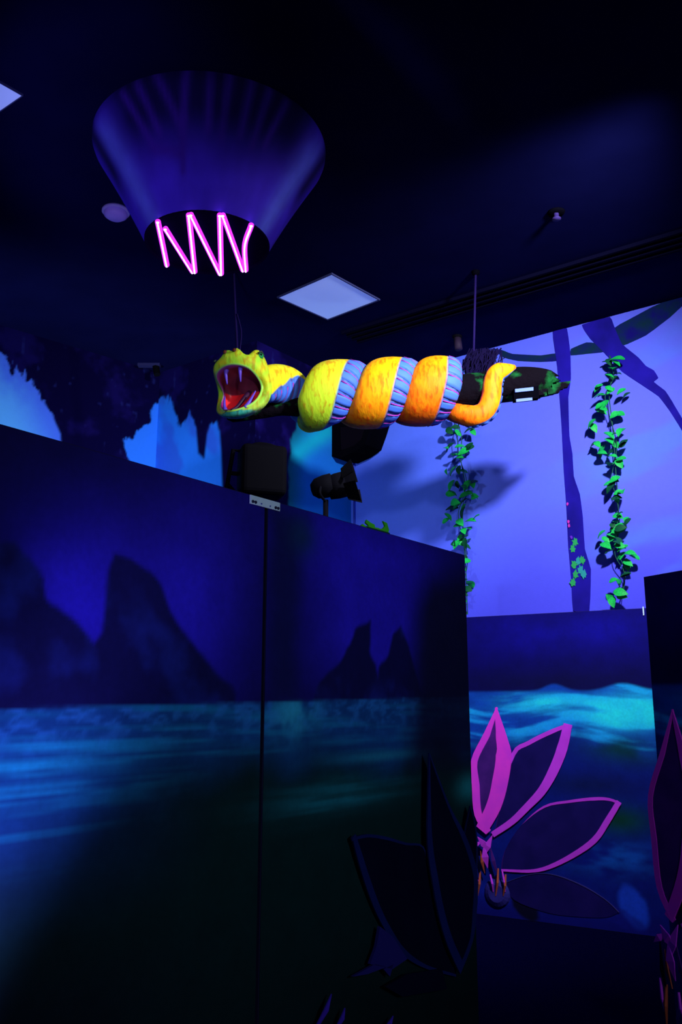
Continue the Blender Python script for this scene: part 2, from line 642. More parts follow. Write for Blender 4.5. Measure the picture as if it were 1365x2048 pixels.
# smoke detector, sprinkler and the small fixtures near the corner
p = on_z(232, 420, CH)
sm = empty('smoke_detector', p)
tag(sm, 'pale round smoke detector beside the flared funnel', 'smoke detector')
obj('base_ring', *lathe(p, [(0.0, 0), (0.085, 0), (0.085, -0.018), (0.07, -0.02)], 32), mat('detector_white', (0.25, 0.22, 0.55), 0.5), sm, True)
obj('cover', *lathe(p, [(0.072, -0.016), (0.07, -0.04), (0.05, -0.055), (0.0, -0.058)], 32), mat('detector_white2', (0.3, 0.22, 0.7), 0.5), sm, True)
p = on_z(1113, 424, CH)
sp = empty('sprinkler', p)
tag(sp, 'small dark sprinkler head on the bare ceiling', 'sprinkler')
obj('escutcheon', *lathe(p, [(0.0, 0), (0.055, 0), (0.05, -0.012), (0.02, -0.014)], 24), BLACKP, sp, True)
obj('head', *lathe(p, [(0.016, -0.01), (0.016, -0.04), (0.028, -0.045), (0.028, -0.05), (0.0, -0.052)], 16), mat('sprinkler_metal', (0.02, 0.01, 0.09), 0.7), sp, True)
p = on_z(300, 738, CH) + Vector((0.02, -0.12, 0))
fx = empty('spotlight', p)
tag(fx, 'small dim ceiling spotlight in the dark wall corner', 'light')
obj('mount', *box(p + Vector((0, 0, -0.012)), (1, 0, 0), (0, 1, 0), (0, 0, 1), 0.2, 0.06, 0.024), mat('fix_grey', (0.012, 0.012, 0.08), 0.7), fx)
obj('housing', *tube([p + Vector((0.06, 0, -0.02)), p + Vector((0.08, -0.02, -0.11))], 0.03, 12), BLACK, fx)
p = on_z(915, 672, CH)
fy = empty('spotlight', p)
tag(fy, 'tiny black ceiling spotlight behind the right hanging rod', 'light')
obj('mount', *lathe(p, [(0, 0), (0.04, 0), (0.04, -0.02), (0, -0.02)], 16), BLACK, fy)
obj('housing', *tube([p + Vector((0, 0, -0.02)), p + Vector((0.005, -0.03, -0.13))], 0.032, 12), mat('spot_grey', (0.02, 0.01, 0.035), 0.7), fy, True)

# ------------------------------------------------------------------ flared funnel with zigzag LED strip
fc = on_z(422, 303, CH)
FRAD = 0.605 * 1.09
bx = on_y(420, 489, fc.y)
BZ = bx.z - CH
fun = empty('ceiling_funnel', (fc.x, fc.y, CH))
tag(fun, 'indigo flared funnel hanging from the ceiling with a neon zigzag underneath', 'ceiling funnel')
prof = []
for k in range(25):
    t = k / 24
    z = BZ * (1 - t)
    r = 0.335 + (FRAD - 0.335) * (0.88 * t + 0.12 * t ** 2)
    if t > 0.9:
        r = 0.335 + (FRAD - 0.335) * (0.88 * t + 0.12 * t ** 2) - 2.0 * (t - 0.9) ** 2
    prof.append((r, z))
SEG = 192
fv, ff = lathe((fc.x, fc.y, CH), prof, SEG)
fo = obj('shell', fv, ff, mat('funnel_paint_sheen', attr=True, rough=0.8, spec=0.05, noise=0.35, nscale=6), fun, True)
front = math.atan2(-fc.y, -fc.x)
al = np.array([(2 * math.pi * k / SEG - front + math.pi) % (2 * math.pi) - math.pi for k in range(SEG)])   # 0 faces the camera side
T_, A_ = np.meshgrid(np.linspace(0, 1, 25), al, indexing='ij')
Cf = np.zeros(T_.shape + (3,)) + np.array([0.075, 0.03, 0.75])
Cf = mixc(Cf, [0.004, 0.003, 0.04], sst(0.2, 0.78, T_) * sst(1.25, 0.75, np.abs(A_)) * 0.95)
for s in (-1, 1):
    sheen_band = np.exp(-((np.abs(A_ - s * (1.0 + 0.25 * T_)) / 0.16) ** 2)) * sst(1.02, 0.75, T_)  # sheen on the two flanks, put into the shell colour
    Cf = mixc(Cf, [0.14, 0.17, 1.0], sheen_band * 0.9)
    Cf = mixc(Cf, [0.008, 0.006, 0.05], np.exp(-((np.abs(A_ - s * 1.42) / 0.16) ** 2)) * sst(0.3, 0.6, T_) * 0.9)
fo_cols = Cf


def seg_mask(a0, t0, a1, t1, wd):
    ex, ey = a1 - a0, (t1 - t0)
    q = np.clip(((A_ - a0) * ex + (T_ - t0) * ey) / (ex * ex + ey * ey), 0, 1)
    return np.exp(-(np.hypot(A_ - a0 - q * ex, (T_ - t0 - q * ey) * 0.8) / wd) ** 2)


for (a0, t0, a1, t1) in [(-0.62, 0.95, -0.55, 0.6), (-0.45, 0.98, -0.42, 0.55), (-0.3, 1, -0.28, 0.6), (-0.12, 1, -0.1, 0.55), (0.02, 1, 0.03, 0.6),
                         (0.2, 1, 0.26, 0.66), (0.26, 0.66, 0.32, 0.3), (0.45, 1, 0.30, 0.62), (0.62, 0.98, 0.52, 0.6), (0.78, 0.95, 0.62, 0.5), (0.62, 0.5, 0.32, 0.42)]:
    for s in (1, -1) if abs(a0) > 9 else (1,):
        fo_cols = mixc(fo_cols, [0.05, 0.012, 0.34], seg_mask(-a0 * 1, t0, -a1 * 1, t1, 0.035) * 0.8)
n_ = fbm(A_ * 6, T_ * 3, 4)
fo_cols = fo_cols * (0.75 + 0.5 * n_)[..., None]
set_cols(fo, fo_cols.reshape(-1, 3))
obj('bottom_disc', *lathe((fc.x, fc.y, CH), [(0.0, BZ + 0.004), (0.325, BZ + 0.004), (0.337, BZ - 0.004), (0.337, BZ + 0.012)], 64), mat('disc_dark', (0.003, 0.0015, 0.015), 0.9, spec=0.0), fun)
LED = mat('led_magenta', (0.2, 0.0, 0.2), emit=(0.62, 0.03, 1.0), strength=1.6)
LEDW = mat('led_white', (0.8, 0.5, 0.8), emit=(1.0, 0.55, 1.0), strength=9.0)


def disc(px, py):
    return on_z(px, py, CH + BZ - 0.018)


zig = [[(316, 443), (334, 530)], [(331, 457), (385, 543)], [(378, 430), (390, 543)], [(382, 429), (412, 490), (440, 547)],
       [(440, 430), (443, 547)], [(446, 430), (468, 490), (486, 540)], [(503, 450), (490, 490), (492, 540)]]
for z in zig:
    P = catmull([disc(*q) for q in z], 8)
    lp = obj('led_strip', *tube(P, 0.0150, 10), LED, fun, True)
    Ltot = sum((P[i + 1] - P[i]).length for i in range(len(P) - 1))
    n = int(Ltot / 0.012)
    parts = []
    for k in range(n + 1):
        t = k / n * (len(P) - 1)
        i = min(int(t), len(P) - 2)
        c = P[i].lerp(P[i + 1], t - i) + Vector((0, -0.004, -0.011))
        parts.append(lathe(c, [(0.001, -0.006), (0.006, -0.002), (0.0085, 0.003), (0.001, 0.007)], 6))
    tag(obj('led_beads', *merge(*parts), LEDW, lp), kind='stuff')

# ================================================================== PARTITION PANELS
PH = 2.1
seam = on_z(533, 998, PH)
endB = on_z(930, 1110, PH)
PB = Plane(seam, endB - seam)               # u=0 at the seam, positive on the far panel
wB = (endB - seam).length
K = 0.26


def T(r, g, b, k=K):
    return lin(r, g, b) / k


def col_coast(U, Z):
    uv = PB.uvs
    n = fbm(U * 3 + 2, Z * 3, 4)
    nf = fbm(U * 14, Z * 14, 3)
    C = np.zeros(U.shape + (3,)) + T(7, 5, 46)
    glow = gauss(U, Z, *PB.uv(150, 1190), 0.20, 0.22) + gauss(U, Z, *PB.uv(400, 1220), 0.20, 0.28) * 0.9 + gauss(U, Z, *PB.uv(740, 1240), 0.34, 0.26) * 1.2 \
        + gauss(U, Z, *PB.uv(760, 1100), 0.5, 0.16) * 0.8
    C = mixc(C, T(22, 14, 128), np.clip(glow * (0.55 + 0.7 * n), 0, 1))
    mts = [[(-200, 1000), (-60, 1050), (0, 1083), (30, 1085), (60, 1115), (88, 1155), (92, 1190), (140, 1230), (185, 1275), (230, 1340), (240, 1430), (-200, 1450)],
           [(160, 1430), (185, 1300), (211, 1235), (215, 1150), (232, 1104), (262, 1118), (300, 1140), (325, 1168), (345, 1220), (390, 1285), (430, 1340), (470, 1395), (475, 1425)],
           [(610, 1420), (640, 1360), (680, 1322), (700, 1290), (714, 1256), (738, 1235), (743, 1300), (752, 1330), (765, 1420)],
           [(748, 1420), (757, 1335), (775, 1302), (785, 1266), (803, 1250), (815, 1290), (832, 1340), (846, 1420)]]
    Uw, Zw = U + (fbm(U * 9, Z * 9 + 3, 3) - 0.5) * 0.04, Z + (fbm(U * 9 + 7, Z * 9, 3) - 0.5) * 0.04
    for mt in mts:
        d = sdist(Uw, Zw, uv(mt))
        mcol = np.zeros(U.shape + (3,)) + T(6, 6, 46)
        mcol = mixc(mcol, T(10, 16, 74), sst(0.45, 0.75, fbm(U * 6 - Z * 5, Z * 7 + U * 6, 4)) * 0.9)
        m = sst(-0.008, 0.012, d)
        C = C * (1 - m[..., None]) + mcol * m[..., None]
    # dark trunks
    t1 = sdist(Uw, Zw, uv([(540, 1000), (606, 1040), (598, 1200), (590, 1300), (590, 1410), (541, 1415)]))
    C = mixc(C, T(6, 8, 48), sst(-0.06, 0.05, t1) * 0.9)
    C = mixc(C, T(6, 26, 50), gauss(U, Z, *PB.uv(605, 1075), 0.07, 0.06) * 0.8)
    # water
    zw = PB.uv(500, 1400)[1] + (U - PB.uv(500, 1400)[0]) * 0.0
    k1, k2 = PB.uv(0, 1418), PB.uv(820, 1396)
    zw = k1[1] + (U - k1[0]) * (k2[1] - k1[1]) / (k2[0] - k1[0])
    dz = zw - Z
    depth = np.clip(dz / 1.4, 0, 1)
    left = sst(0.9, -0.7, U)
    streak = fbm(U * 2.2 + 5, (Z + 0.01 * U) * 60, 4)
    fine = fbm(U * 30, Z * 60, 3)
    wc = np.zeros(U.shape + (3,)) + T(6, 38, 84)
    wc = mixc(wc, T(8, 72, 112), sst(0.48, 0.75, streak) * (0.45 + 0.45 * left))
    wc = mixc(wc, T(18, 66, 124), sst(0.15, 0.0, dz) * sst(0.4, 0.75, fine) * 0.8)
    wc = mixc(wc, T(10, 92, 130), gauss(U, Z, *PB.uv(40, 1525), 0.25, 0.05) * sst(0.3, 0.7, streak) * 1.0)
    wc = mixc(wc, T(20, 90, 120), gauss(U, Z, *PB.uv(590, 1425), 0.10, 0.07) * sst(0.3, 0.6, nf))
    deep = np.zeros(U.shape + (3,)) + T(2, 18, 20)
    deep = mixc(deep, T(3, 20, 52), sst(-0.1, -0.75, U) * sst(0.95, 1.25, Z) * 0.8)
    deep = mixc(deep, T(1, 7, 18), sst(0.1, -0.9, U) * sst(1.1, 0.8, Z))
    deep = mixc(deep, T(1, 6, 10), sst(1.1, 0.3, Z) * sst(-0.6, 0.1, U))
    dl = sst(0.05, 0.26, dz - 0.07 * sst(0.3, -0.7, U) + (n - 0.5) * 0.22)
    wc = wc * (1 - dl[..., None]) + deep * dl[..., None]
    wc = mixc(wc, T(8, 66, 80), gauss(U, Z, *PB.uv(690, 1590), 0.30, 0.05) * (0.35 + 0.65 * sst(0.3, 0.7, streak)))
    wc = mixc(wc, T(12, 66, 92), gauss(U, Z, *PB.uv(760, 1512), 0.25, 0.016))
    m = sst(-0.004, 0.006, dz)
    C = C * (1 - m[..., None]) + wc * m[..., None]
    C = mixc(C, T(4, 10, 20), gauss(U, Z, *PB.uv(700, 1500), 0.16, 0.03) * 0.0)
    t2 = sdist(Uw, Zw, uv([(838, 1200), (862, 1150), (950, 1140), (960, 1540), (826, 1530), (822, 1420)]))
    C = mixc(C, T(5, 6, 28), sst(-0.10, 0.10, t2) * 0.92)
    C = mixc(C, T(14, 80, 88), gauss(U, Z, *PB.uv(938, 1575), 0.09, 0.045) * 0.8)
    return C * (0.85 + 0.3 * nf)[..., None]


def partition(pl, u0, u1, ph, colf, label, step=0.008, thick=0.04):
    base = pl.pt((u0 + u1) / 2, 0)
    root = empty('partition_panel', base)
    tag(root, label, 'partition')
    obj('board', *box(pl.pt((u0 + u1) / 2, ph / 2, -thick / 2 - 0.001), pl.u, pl.n, (0, 0, 1), u1 - u0, thick, ph), BOARD, root)
    us_ = np.linspace(u0 + 0.002, u1 - 0.002, int((u1 - u0) / step) + 1)
    zs_ = np.linspace(0.004, ph - 0.002, int(ph / step) + 1)
    grid('mural', pl, us_, zs_, colf, MURAL, 0.001, root)
    return root


panelA = partition(PB, -1.29, -0.006, PH, col_coast, 'tall partition painted with two large sea peaks over rippled blue water')
panelB = partition(PB, 0.006, wB, PH, col_coast, 'tall partition painted with two small distant peaks and a dark plant')

# mending plate across the joint
c = PB.pt(-0.012, PH - 0.016, 0.006)
mp_ = empty('mending_plate', c)
tag(mp_, 'pale metal mending plate joining the tops of two partitions', 'bracket')
obj('plate', *box(c, PB.u, PB.n, (0, 0, 1), 0.135, 0.004, 0.026), STEEL, mp_)
for du in (-0.058, -0.046, -0.02, 0.02, 0.046, 0.058):
    big = abs(du) > 0.04
    cc = c + PB.u * du + Vector((0, 0, 0.006 * (1 if int(du * 1000) % 2 else -1)))
    obj('screw', *lathe(cc, [(0, 0.005), (0.0045 if big else 0.0022, 0.005), (0.005 if big else 0.0025, 0.001), (0, 0.001)], 12, axis=PB.n), SCREW if big else mat('hole_grey', (0.08, 0.1, 0.4), 0.5), mp_)

# ---- far right panel with bright water
PH2 = 2.147
q0, q1 = on_z(949, 1828, 0), on_z(1318, 1875, 0)
P2 = Plane(q0, q1 - q0)
w2 = (q1 - q0).length + 0.16
q3 = on_z(1288, 1154, PH)
q3b = on_z(1365, 1140.5, PH)
P3 = Plane(q3, q3b - q3)


def col_lagoon(U, Z):
    k = 0.8

    def c(*a):
        return T(*a, k)
    at = P2.uv
    n = fbm(U * 3 + 9, Z * 3 + 1, 4)
    nf = fbm(U * 12, Z * 14, 3)
    C = np.zeros(U.shape + (3,)) + c(5, 3, 84)
    C = mixc(C, c(9, 5, 128), np.clip(gauss(U, Z, *at(1020, 1270), 0.35, 0.15) + gauss(U, Z, *at(1230, 1260), 0.35, 0.15), 0, 1) * (0.4 + n))
    C = mixc(C, c(6, 6, 62), gauss(U, Z, *at(1110, 1365), 0.9, 0.10) * 0.9)
    zw = at(960, 1383)[1]
    dz = zw - Z
    hump = 0.05 * np.exp(-((U - at(1110, 1390)[0]) / 0.10) ** 2) + 0.05 * np.exp(-((U - at(1245, 1370)[0]) / 0.14) ** 2)
    wv = fbm(U * 2.2 + 3, (Z + 0.03 * np.sin(U * 6)) * 16, 4)
    wc = np.zeros(U.shape + (3,)) + c(8, 60, 165)
    wc = mixc(wc, c(20, 150, 235), sst(0.42, 0.62, wv))
    wc = mixc(wc, c(30, 200, 245), gauss(U, Z, *at(1090, 1405), 0.30, 0.06) * sst(0.2, 0.5, wv) * 1.0)
    wc = mixc(wc, c(30, 205, 248), np.clip(gauss(U, Z, *at(1255, 1425), 0.24, 0.11) * 1.8, 0, 1) * (0.5 + 0.5 * sst(0.3, 0.6, wv)))
    wc = mixc(wc, c(20, 130, 230), gauss(U, Z, *at(960, 1480), 0.15, 0.12) * sst(0.35, 0.6, wv))
    deep = np.zeros(U.shape + (3,)) + c(6, 22, 120)
    deep = mixc(deep, c(3, 54, 40), np.clip(gauss(U, Z, *at(1260, 1490), 0.30, 0.12) + gauss(U, Z, *at(1240, 1640), 0.22, 0.10), 0, 1) * 0.95)
    deep = mixc(deep, c(6, 20, 80), gauss(U, Z, *at(1180, 1570), 0.4, 0.09) * 0.9)
    deep = mixc(deep, c(10, 75, 180), gauss(U, Z, *at(1230, 1715), 0.30, 0.10) * sst(0.3, 0.6, fbm(U * 5, Z * 14, 3)) * 0.95)
    deep = mixc(deep, c(20, 40, 200), gauss(U, Z, *at(1010, 1790), 0.18, 0.05) * 0.9)
    deep = mixc(deep, c(12, 40, 150), gauss(U, Z, *at(1080, 1785), 0.3, 0.03) * 0.8)
    deep = mixc(deep, c(14, 8, 110), sst(0.2, 0.0, Z) * 0.6)
    dl = sst(0.20, 0.42, dz + (n - 0.5) * 0.3)
    wc = wc * (1 - dl[..., None]) + deep * dl[..., None]
    m = sst(-0.012, 0.015, dz + hump)
    C = C * (1 - m[..., None]) + wc * m[..., None]
    for (x, y, su, sz, cc, s) in [(1268, 1815, 0.11, 0.14, c(20, 60, 200), 1), (1050, 1812, 0.12, 0.09, c(6, 6, 40), 1), (1240, 1835, 0.2, 0.07, c(16, 20, 130), 0.6)]:
        u0, z0 = at(x, y)
        e = np.hypot((U - u0) / su, (Z - z0 + (U - u0) * 0.4) / sz) + (nf - 0.5) * 0.3
        C = mixc(C, cc, sst(1.05, 0.7, e) * s)
    return C * (0.8 + 0.4 * nf)[..., None]


panel2 = partition(P2, 0.0, w2, PH2, col_lagoon, 'tall partition painted with bright turquoise water, beneath the hanging vines')
panel3 = partition(P3, 0.0, 1.28, PH, col_lagoon, 'dim partition edge standing in front of the turquoise water partition')
# corner strip on panel 2's end
obj('edge_clip', *box(P2.pt(P2.uv(1288, 1222)[0], P2.uv(1288, 1222)[1], 0.004), P2.u, P2.n, (0, 0, 1), 0.008, 0.006, 0.06), STEEL, panel2)

# ------------------------------------------------------------------ outlined leaf plants fixed to the partitions
MAG = mat('fluorescent_magenta', (0.68, 0.05, 1.0), 0.5, noise=0.3, nscale=10)
MAGP = mat('fluorescent_pink', (0.95, 0.05, 0.9), 0.5, noise=0.4, nscale=8, color2=(0.42, 0.03, 0.9))
BLADE = mat('sheer_violet_blade', (0.016, 0.009, 0.17), 0.5, noise=0.7, nscale=7, color2=(0.006, 0.005, 0.09), alpha=0.82, spec=0.1)
BLADEM = mat('sheer_magenta_blade', (0.10, 0.018, 0.30), 0.5, noise=0.8, nscale=6, color2=(0.02, 0.008, 0.14), alpha=0.9, spec=0.1)
BLADED = mat('dark_blade', (0.002, 0.003, 0.022), 0.7, spec=0.05, noise=0.4, nscale=6)
RIMD = mat('dim_blue_rim', (0.005, 0.014, 0.13), 0.6, spec=0.1, noise=0.4, nscale=8)
ORANGE = mat('orange_fibre', (0.5, 0.10, 0.05), 0.6)
WHITEG = mat('pale_edge', (0.35, 0.4, 0.95), 0.4)


def sm2(pts, wd, n=4):
    """smooth an open uv outline; corners flagged by width None keep sharp"""
    P = [Vector((a, b, 0)) for a, b in pts]
    out, ow = [], []
    for i in range(len(P) - 1):
        a, b, c_, d = P[max(i - 1, 0)], P[i], P[i + 1], P[min(i + 2, len(P) - 1)]
        for k in range(n):
            t = k / n
            q = 0.5 * ((2 * b) + (c_ - a) * t + (2 * a - 5 * b + 4 * c_ - d) * t * t + (3 * b - a - 3 * c_ + d) * t ** 3)
            out.append((q.x, q.y))
            ow.append(wd[i] * (1 - t) + wd[i + 1] * t)
    out.append((P[-1].x, P[-1].y))
    ow.append(wd[-1])
    return out, ow


def leaf(root, pl, sides, lift, blade_m, rim_m, du=0.0, tip_out=0.012, wf=1.0, name='leaf'):
    """sides: list of ([px points], [rim widths m]) running from base to tip; two sides share base and tip"""
    rims, outline = [], []
    z0 = None
    for si, (pts, wd) in enumerate(sides):
        uv = [(u + du, z) for u, z in pts]
        o_, w_ = sm2(uv, [q * wf for q in wd])
        outline += o_ if si == 0 else o_[::-1][1:-1]
        rims.append((o_, w_))
    zmin = min(z for _, z in outline)
    zmax = max(z for _, z in outline)

    def place(u, z, e=0.0):
        h = (z - zmin) / (zmax - zmin + 1e-6)
        return pl.pt(u, z, lift + tip_out * h * h + e)
    tris = tessellate_polygon([[Vector((u, z, 0)) for u, z in outline]])
    n = len(outline)
    V = [place(u, z) for u, z in outline] + [place(u, z, -0.003) for u, z in outline]
    F = [tuple(t) for t in tris] + [tuple(i + n for i in t[::-1]) for t in tris] + [(i, (i + 1) % n, (i + 1) % n + n, i + n) for i in range(n)]
    bl = obj(name, V, F, blade_m, root)
    cu = sum(u for u, _ in outline) / n
    cz = sum(z for _, z in outline) / n
    for o_, w_ in rims:
        if max(w_) <= 0:
            continue
        V, F = [], []
        for i, (u, z) in enumerate(o_):
            a, b = o_[max(i - 1, 0)], o_[min(i + 1, len(o_) - 1)]
            tx, tz = b[0] - a[0], b[1] - a[1]
            l = math.hypot(tx, tz) or 1
            nx, nz = -tz / l, tx / l
            if nx * (cu - u) + nz * (cz - z) < 0:
                nx, nz = -nx, -nz
            iu, iz = u + nx * w_[i], z + nz * w_[i]
            V += [place(u, z, 0.004), place(iu, iz, 0.003), place(iu, iz, 0.0005), place(u, z, -0.0035)]
            if i:
                j = 4 * i
                F += [(j - 4, j - 3, j + 1, j), (j - 3, j - 2, j + 2, j + 1), (j - 2, j - 1, j + 3, j + 2), (j - 1, j - 4, j, j + 3)]
        F += [(0, 1, 2, 3), tuple(len(V) - 4 + k for k in (3, 2, 1, 0))]
        obj('rim', V, F, rim_m, bl)
    return bl


def magenta_plant(pl, label, f, wf=1.0):
    b = P2.uv(985, 1780)
    root = empty('outlined_plant', pl.pt(b[0], b[1], 0.01))
    tag(root, label, 'plant')
    U = lambda L: [f(*P2.uv(*q)) for q in L]
    # leaf 3 low and wide
    leaf(root, pl, [(U([(1004, 1742), (1060, 1745), (1100, 1738), (1150, 1715), (1195, 1684), (1222, 1645), (1245, 1606)]), [0.014, 0.02, 0.026, 0.034, 0.04, 0.04, 0.035]),
                    (U([(1004, 1742), (1012, 1700), (1045, 1650), (1090, 1611), (1140, 1600), (1190, 1594), (1222, 1596), (1245, 1606)]), [0, 0, 0.0, 0.015, 0.018, 0.022, 0.018, 0.015])],
         0.006, BLADE, MAG, wf=wf)
    leaf(root, pl, [(U([(990, 1674), (1030, 1648), (1062, 1618), (1092, 1588), (1117, 1548), (1137, 1500), (1147, 1450)]), [0.04, 0.045, 0.05, 0.06, 0.07, 0.075, 0.06]),
                    (U([(990, 1674), (1005, 1600), (1026, 1506), (1060, 1481), (1100, 1461), (1130, 1450), (1147, 1450)]), [0, 0, 0.03, 0.03, 0.03, 0.026, 0.02])],
         0.012, BLADE, MAG, wf=wf)
    leaf(root, pl, [(U([(975, 1668), (1003, 1620), (1018, 1570), (1026, 1512), (1016, 1470), (997, 1414)]), [0.09, 0.11, 0.12, 0.12, 0.085, 0.012]),
                    (U([(975, 1668), (952, 1630), (947, 1570), (946, 1519), (972, 1465), (997, 1414)]), [0.05, 0.06, 0.06, 0.05, 0.05, 0.012])],
         0.020, BLADEM, MAGP, wf=wf)
    # drooping dark leaf
    leaf(root, pl, [(U([(1010, 1765), (1060, 1748), (1105, 1747), (1160, 1766), (1210, 1796), (1240, 1824)]), [0.004, 0.004, 0.005, 0.007, 0.005, 0.005]),
                    (U([(1010, 1765), (1030, 1800), (1100, 1826), (1170, 1834), (1215, 1834), (1240, 1824)]), [0] * 6)], 0.005, BLADE, mat('thin_edge', (0.06, 0.05, 0.35), 0.5), wf=wf)
    # crumpled sheath, stalk and orange fibres
    for (x0, y0, x1, y1, wd, m) in [(960, 1672, 985, 1700, 0.05, MAG), (990, 1668, 972, 1712, 0.05, MAG), (948, 1694, 970, 1680, 0.03, MAG),
                                    (972, 1690, 980, 1735, 0.055, MAG), (966, 1700, 974, 1745, 0.022, ORANGE), (985, 1690, 1000, 1750, 0.03, BLADEM), (958, 1690, 966, 1760, 0.03, BLADED)]:
        a, b_ = f(*P2.uv(x0, y0)), f(*P2.uv(x1, y1))
        mid = ((a[0] + b_[0]) / 2, (a[1] + b_[1]) / 2)
        l = math.hypot(b_[0] - a[0], b_[1] - a[1])
        nx, nz = -(b_[1] - a[1]) / l, (b_[0] - a[0]) / l
        pts = [pl.pt(*a, 0.045), pl.pt(mid[0] + nx * wd / 2, mid[1] + nz * wd / 2, 0.055), pl.pt(*b_, 0.04), pl.pt(mid[0] - nx * wd / 2, mid[1] - nz * wd / 2, 0.05)]
        obj('sheath', *prism(pts, -pl.n * 0.006), m, root)
    for i, x in enumerate((955, 965, 985, 1001, 1009, 1016)):
        a, b_ = f(*P2.uv(x, 1735 + 6 * (i % 3))), f(*P2.uv(x + (-6 if i % 2 else 5), 1782 + 8 * (i % 2)))
        obj('fibre', *tube([pl.pt(*a, 0.04), pl.pt((a[0] + b_[0]) / 2 + 0.01, (a[1] + b_[1]) / 2, 0.05), pl.pt(*b_, 0.03)], [0.006, 0.009, 0.004], 6), ORANGE if i % 2 else MAG, root)
    a = f(*P2.uv(996, 1786))
    obj('root_plate', *lathe(pl.pt(*a, 0.0), [(0.0, 0.03), (0.06, 0.03), (0.09, 0.015), (0.10, 0.001)], 20, axis=pl.n), mat('root_blue', (0.03, 0.025, 0.3), 0.6, noise=0.5, nscale=20), root)
    return root


magenta_plant(P2, 'bright magenta-edged sheer leaf plant fixed against the turquoise water partition', lambda u, z: (u, z))
u00 = P3.uv(1306, 1590)[0]
tipz = P3.uv(1357, 1420)
s_tip, s_sh = P2.uv(997, 1415), P2.uv(946, 1519)
ku = (tipz[0] - u00) / (s_tip[0] - s_sh[0])
kz = (tipz[1] - P3.uv(1306, 1590)[1]) / (s_tip[1] - s_sh[1])
magenta_plant(P3, 'dim magenta-edged sheer leaf plant fixed to the dark partition edge', lambda u, z: (u00 + (u - s_sh[0]) * max(ku, 0.6), tipz[1] + (z - s_tip[1]) * kz), 0.55)

# dark plant on the near partition
b = PB.uv(890, 1940)
dp = empty('dark_leaf_plant', PB.pt(b[0], b[1], 0.01))
tag(dp, 'unlit dark blue broad-leaved plant fixed to the partition with two small peaks', 'plant')
UB = PB.uvs
leaf(dp, PB, [(UB([(905, 1952), (845, 1936), (800, 1910), (768, 1868), (745, 1828), (724, 1778), (705, 1722), (691, 1674)]), [0.008, 0.012, 0.02, 0.024, 0.028, 0.03, 0.028, 0.02]),
              (UB([(905, 1952), (880, 1850), (850, 1750), (836, 1692), (800, 1684), (760, 1672), (722, 1667), (691, 1674)]), [0, 0, 0, 0.006, 0.008, 0.01, 0.01, 0.01])], 0.012, BLADED, RIMD)
leaf(dp, PB, [(UB([(905, 1945), (880, 1890), (862, 1830), (848, 1760), (838, 1690), (837, 1600), (838, 1505)]), [0.04, 0.04, 0.04, 0.04, 0.035, 0.02, 0.003]),
              (UB([(905, 1945), (930, 1880), (938, 1820), (940, 1755), (930, 1710), (911, 1663), (885, 1618), (860, 1560), (838, 1505)]), [0.02, 0.02, 0.03, 0.03, 0.03, 0.025, 0.012, 0.008, 0.003])],
     0.03, BLADED, RIMD)
leaf(dp, PB, [(UB([(938, 1760), (928, 1702), (917, 1680), (921, 1640), (926, 1610)]), [0.002] * 5),
              (UB([(938, 1760), (944, 1740), (943, 1680), (936, 1640), (926, 1610)]), [0.006] * 5)], 0.02, BLADED, RIMD)
SHEATHB = mat('dim_violet_sheath', (0.012, 0.01, 0.16), 0.6)
for pts in [[(745, 1850), (772, 1872), (800, 1915), (770, 1935), (725, 1925), (738, 1890)], [(690, 1950), (735, 1925), (760, 1930), (720, 1945)], [(752, 1935), (772, 1925), (765, 1950)],
            [(755, 1970), (800, 1945), (870, 1935), (880, 1975), (790, 1990)]]:
    obj('sheath', *prism([PB.pt(*q, 0.03) for q in UB(pts)], -PB.n * 0.01), SHEATHB if pts[0][0] < 754 else BLADED, dp)
bd = mat('blue_blade', (0.05, 0.02, 0.5), 0.5)
for k, (x0, y0, x1, y1, wd) in enumerate([(622, 2055, 648, 1984, 0.016), (660, 2060, 675, 2012, 0.014), (755, 2062, 772, 2028, 0.014), (690, 2062, 704, 2046, 0.010)]):
    a, b_ = PB.uv(x0, y0), PB.uv(x1, y1)
    mid = ((a[0] + b_[0]) / 2, (a[1] + b_[1]) / 2)
    root = None
    obj('grass_blade', *prism([PB.pt(a[0] - wd / 2, a[1], 0.02), PB.pt(mid[0] - wd * 0.6, mid[1] + 0.01, 0.035), PB.pt(*b_, 0.03), PB.pt(mid[0] + wd * 0.5, mid[1], 0.035), PB.pt(a[0] + wd / 2, a[1], 0.02)], -PB.n * 0.004), bd, dp)


# ================================================================== SNAKE ON A LOG
SY = 5.74                       # distance of the hanging log


def at(x, y, dy=0.0):
    return on_y(x, y, SY + dy)


M = (at(700, 780) - at(699, 780)).length       # metres for one pixel at the log

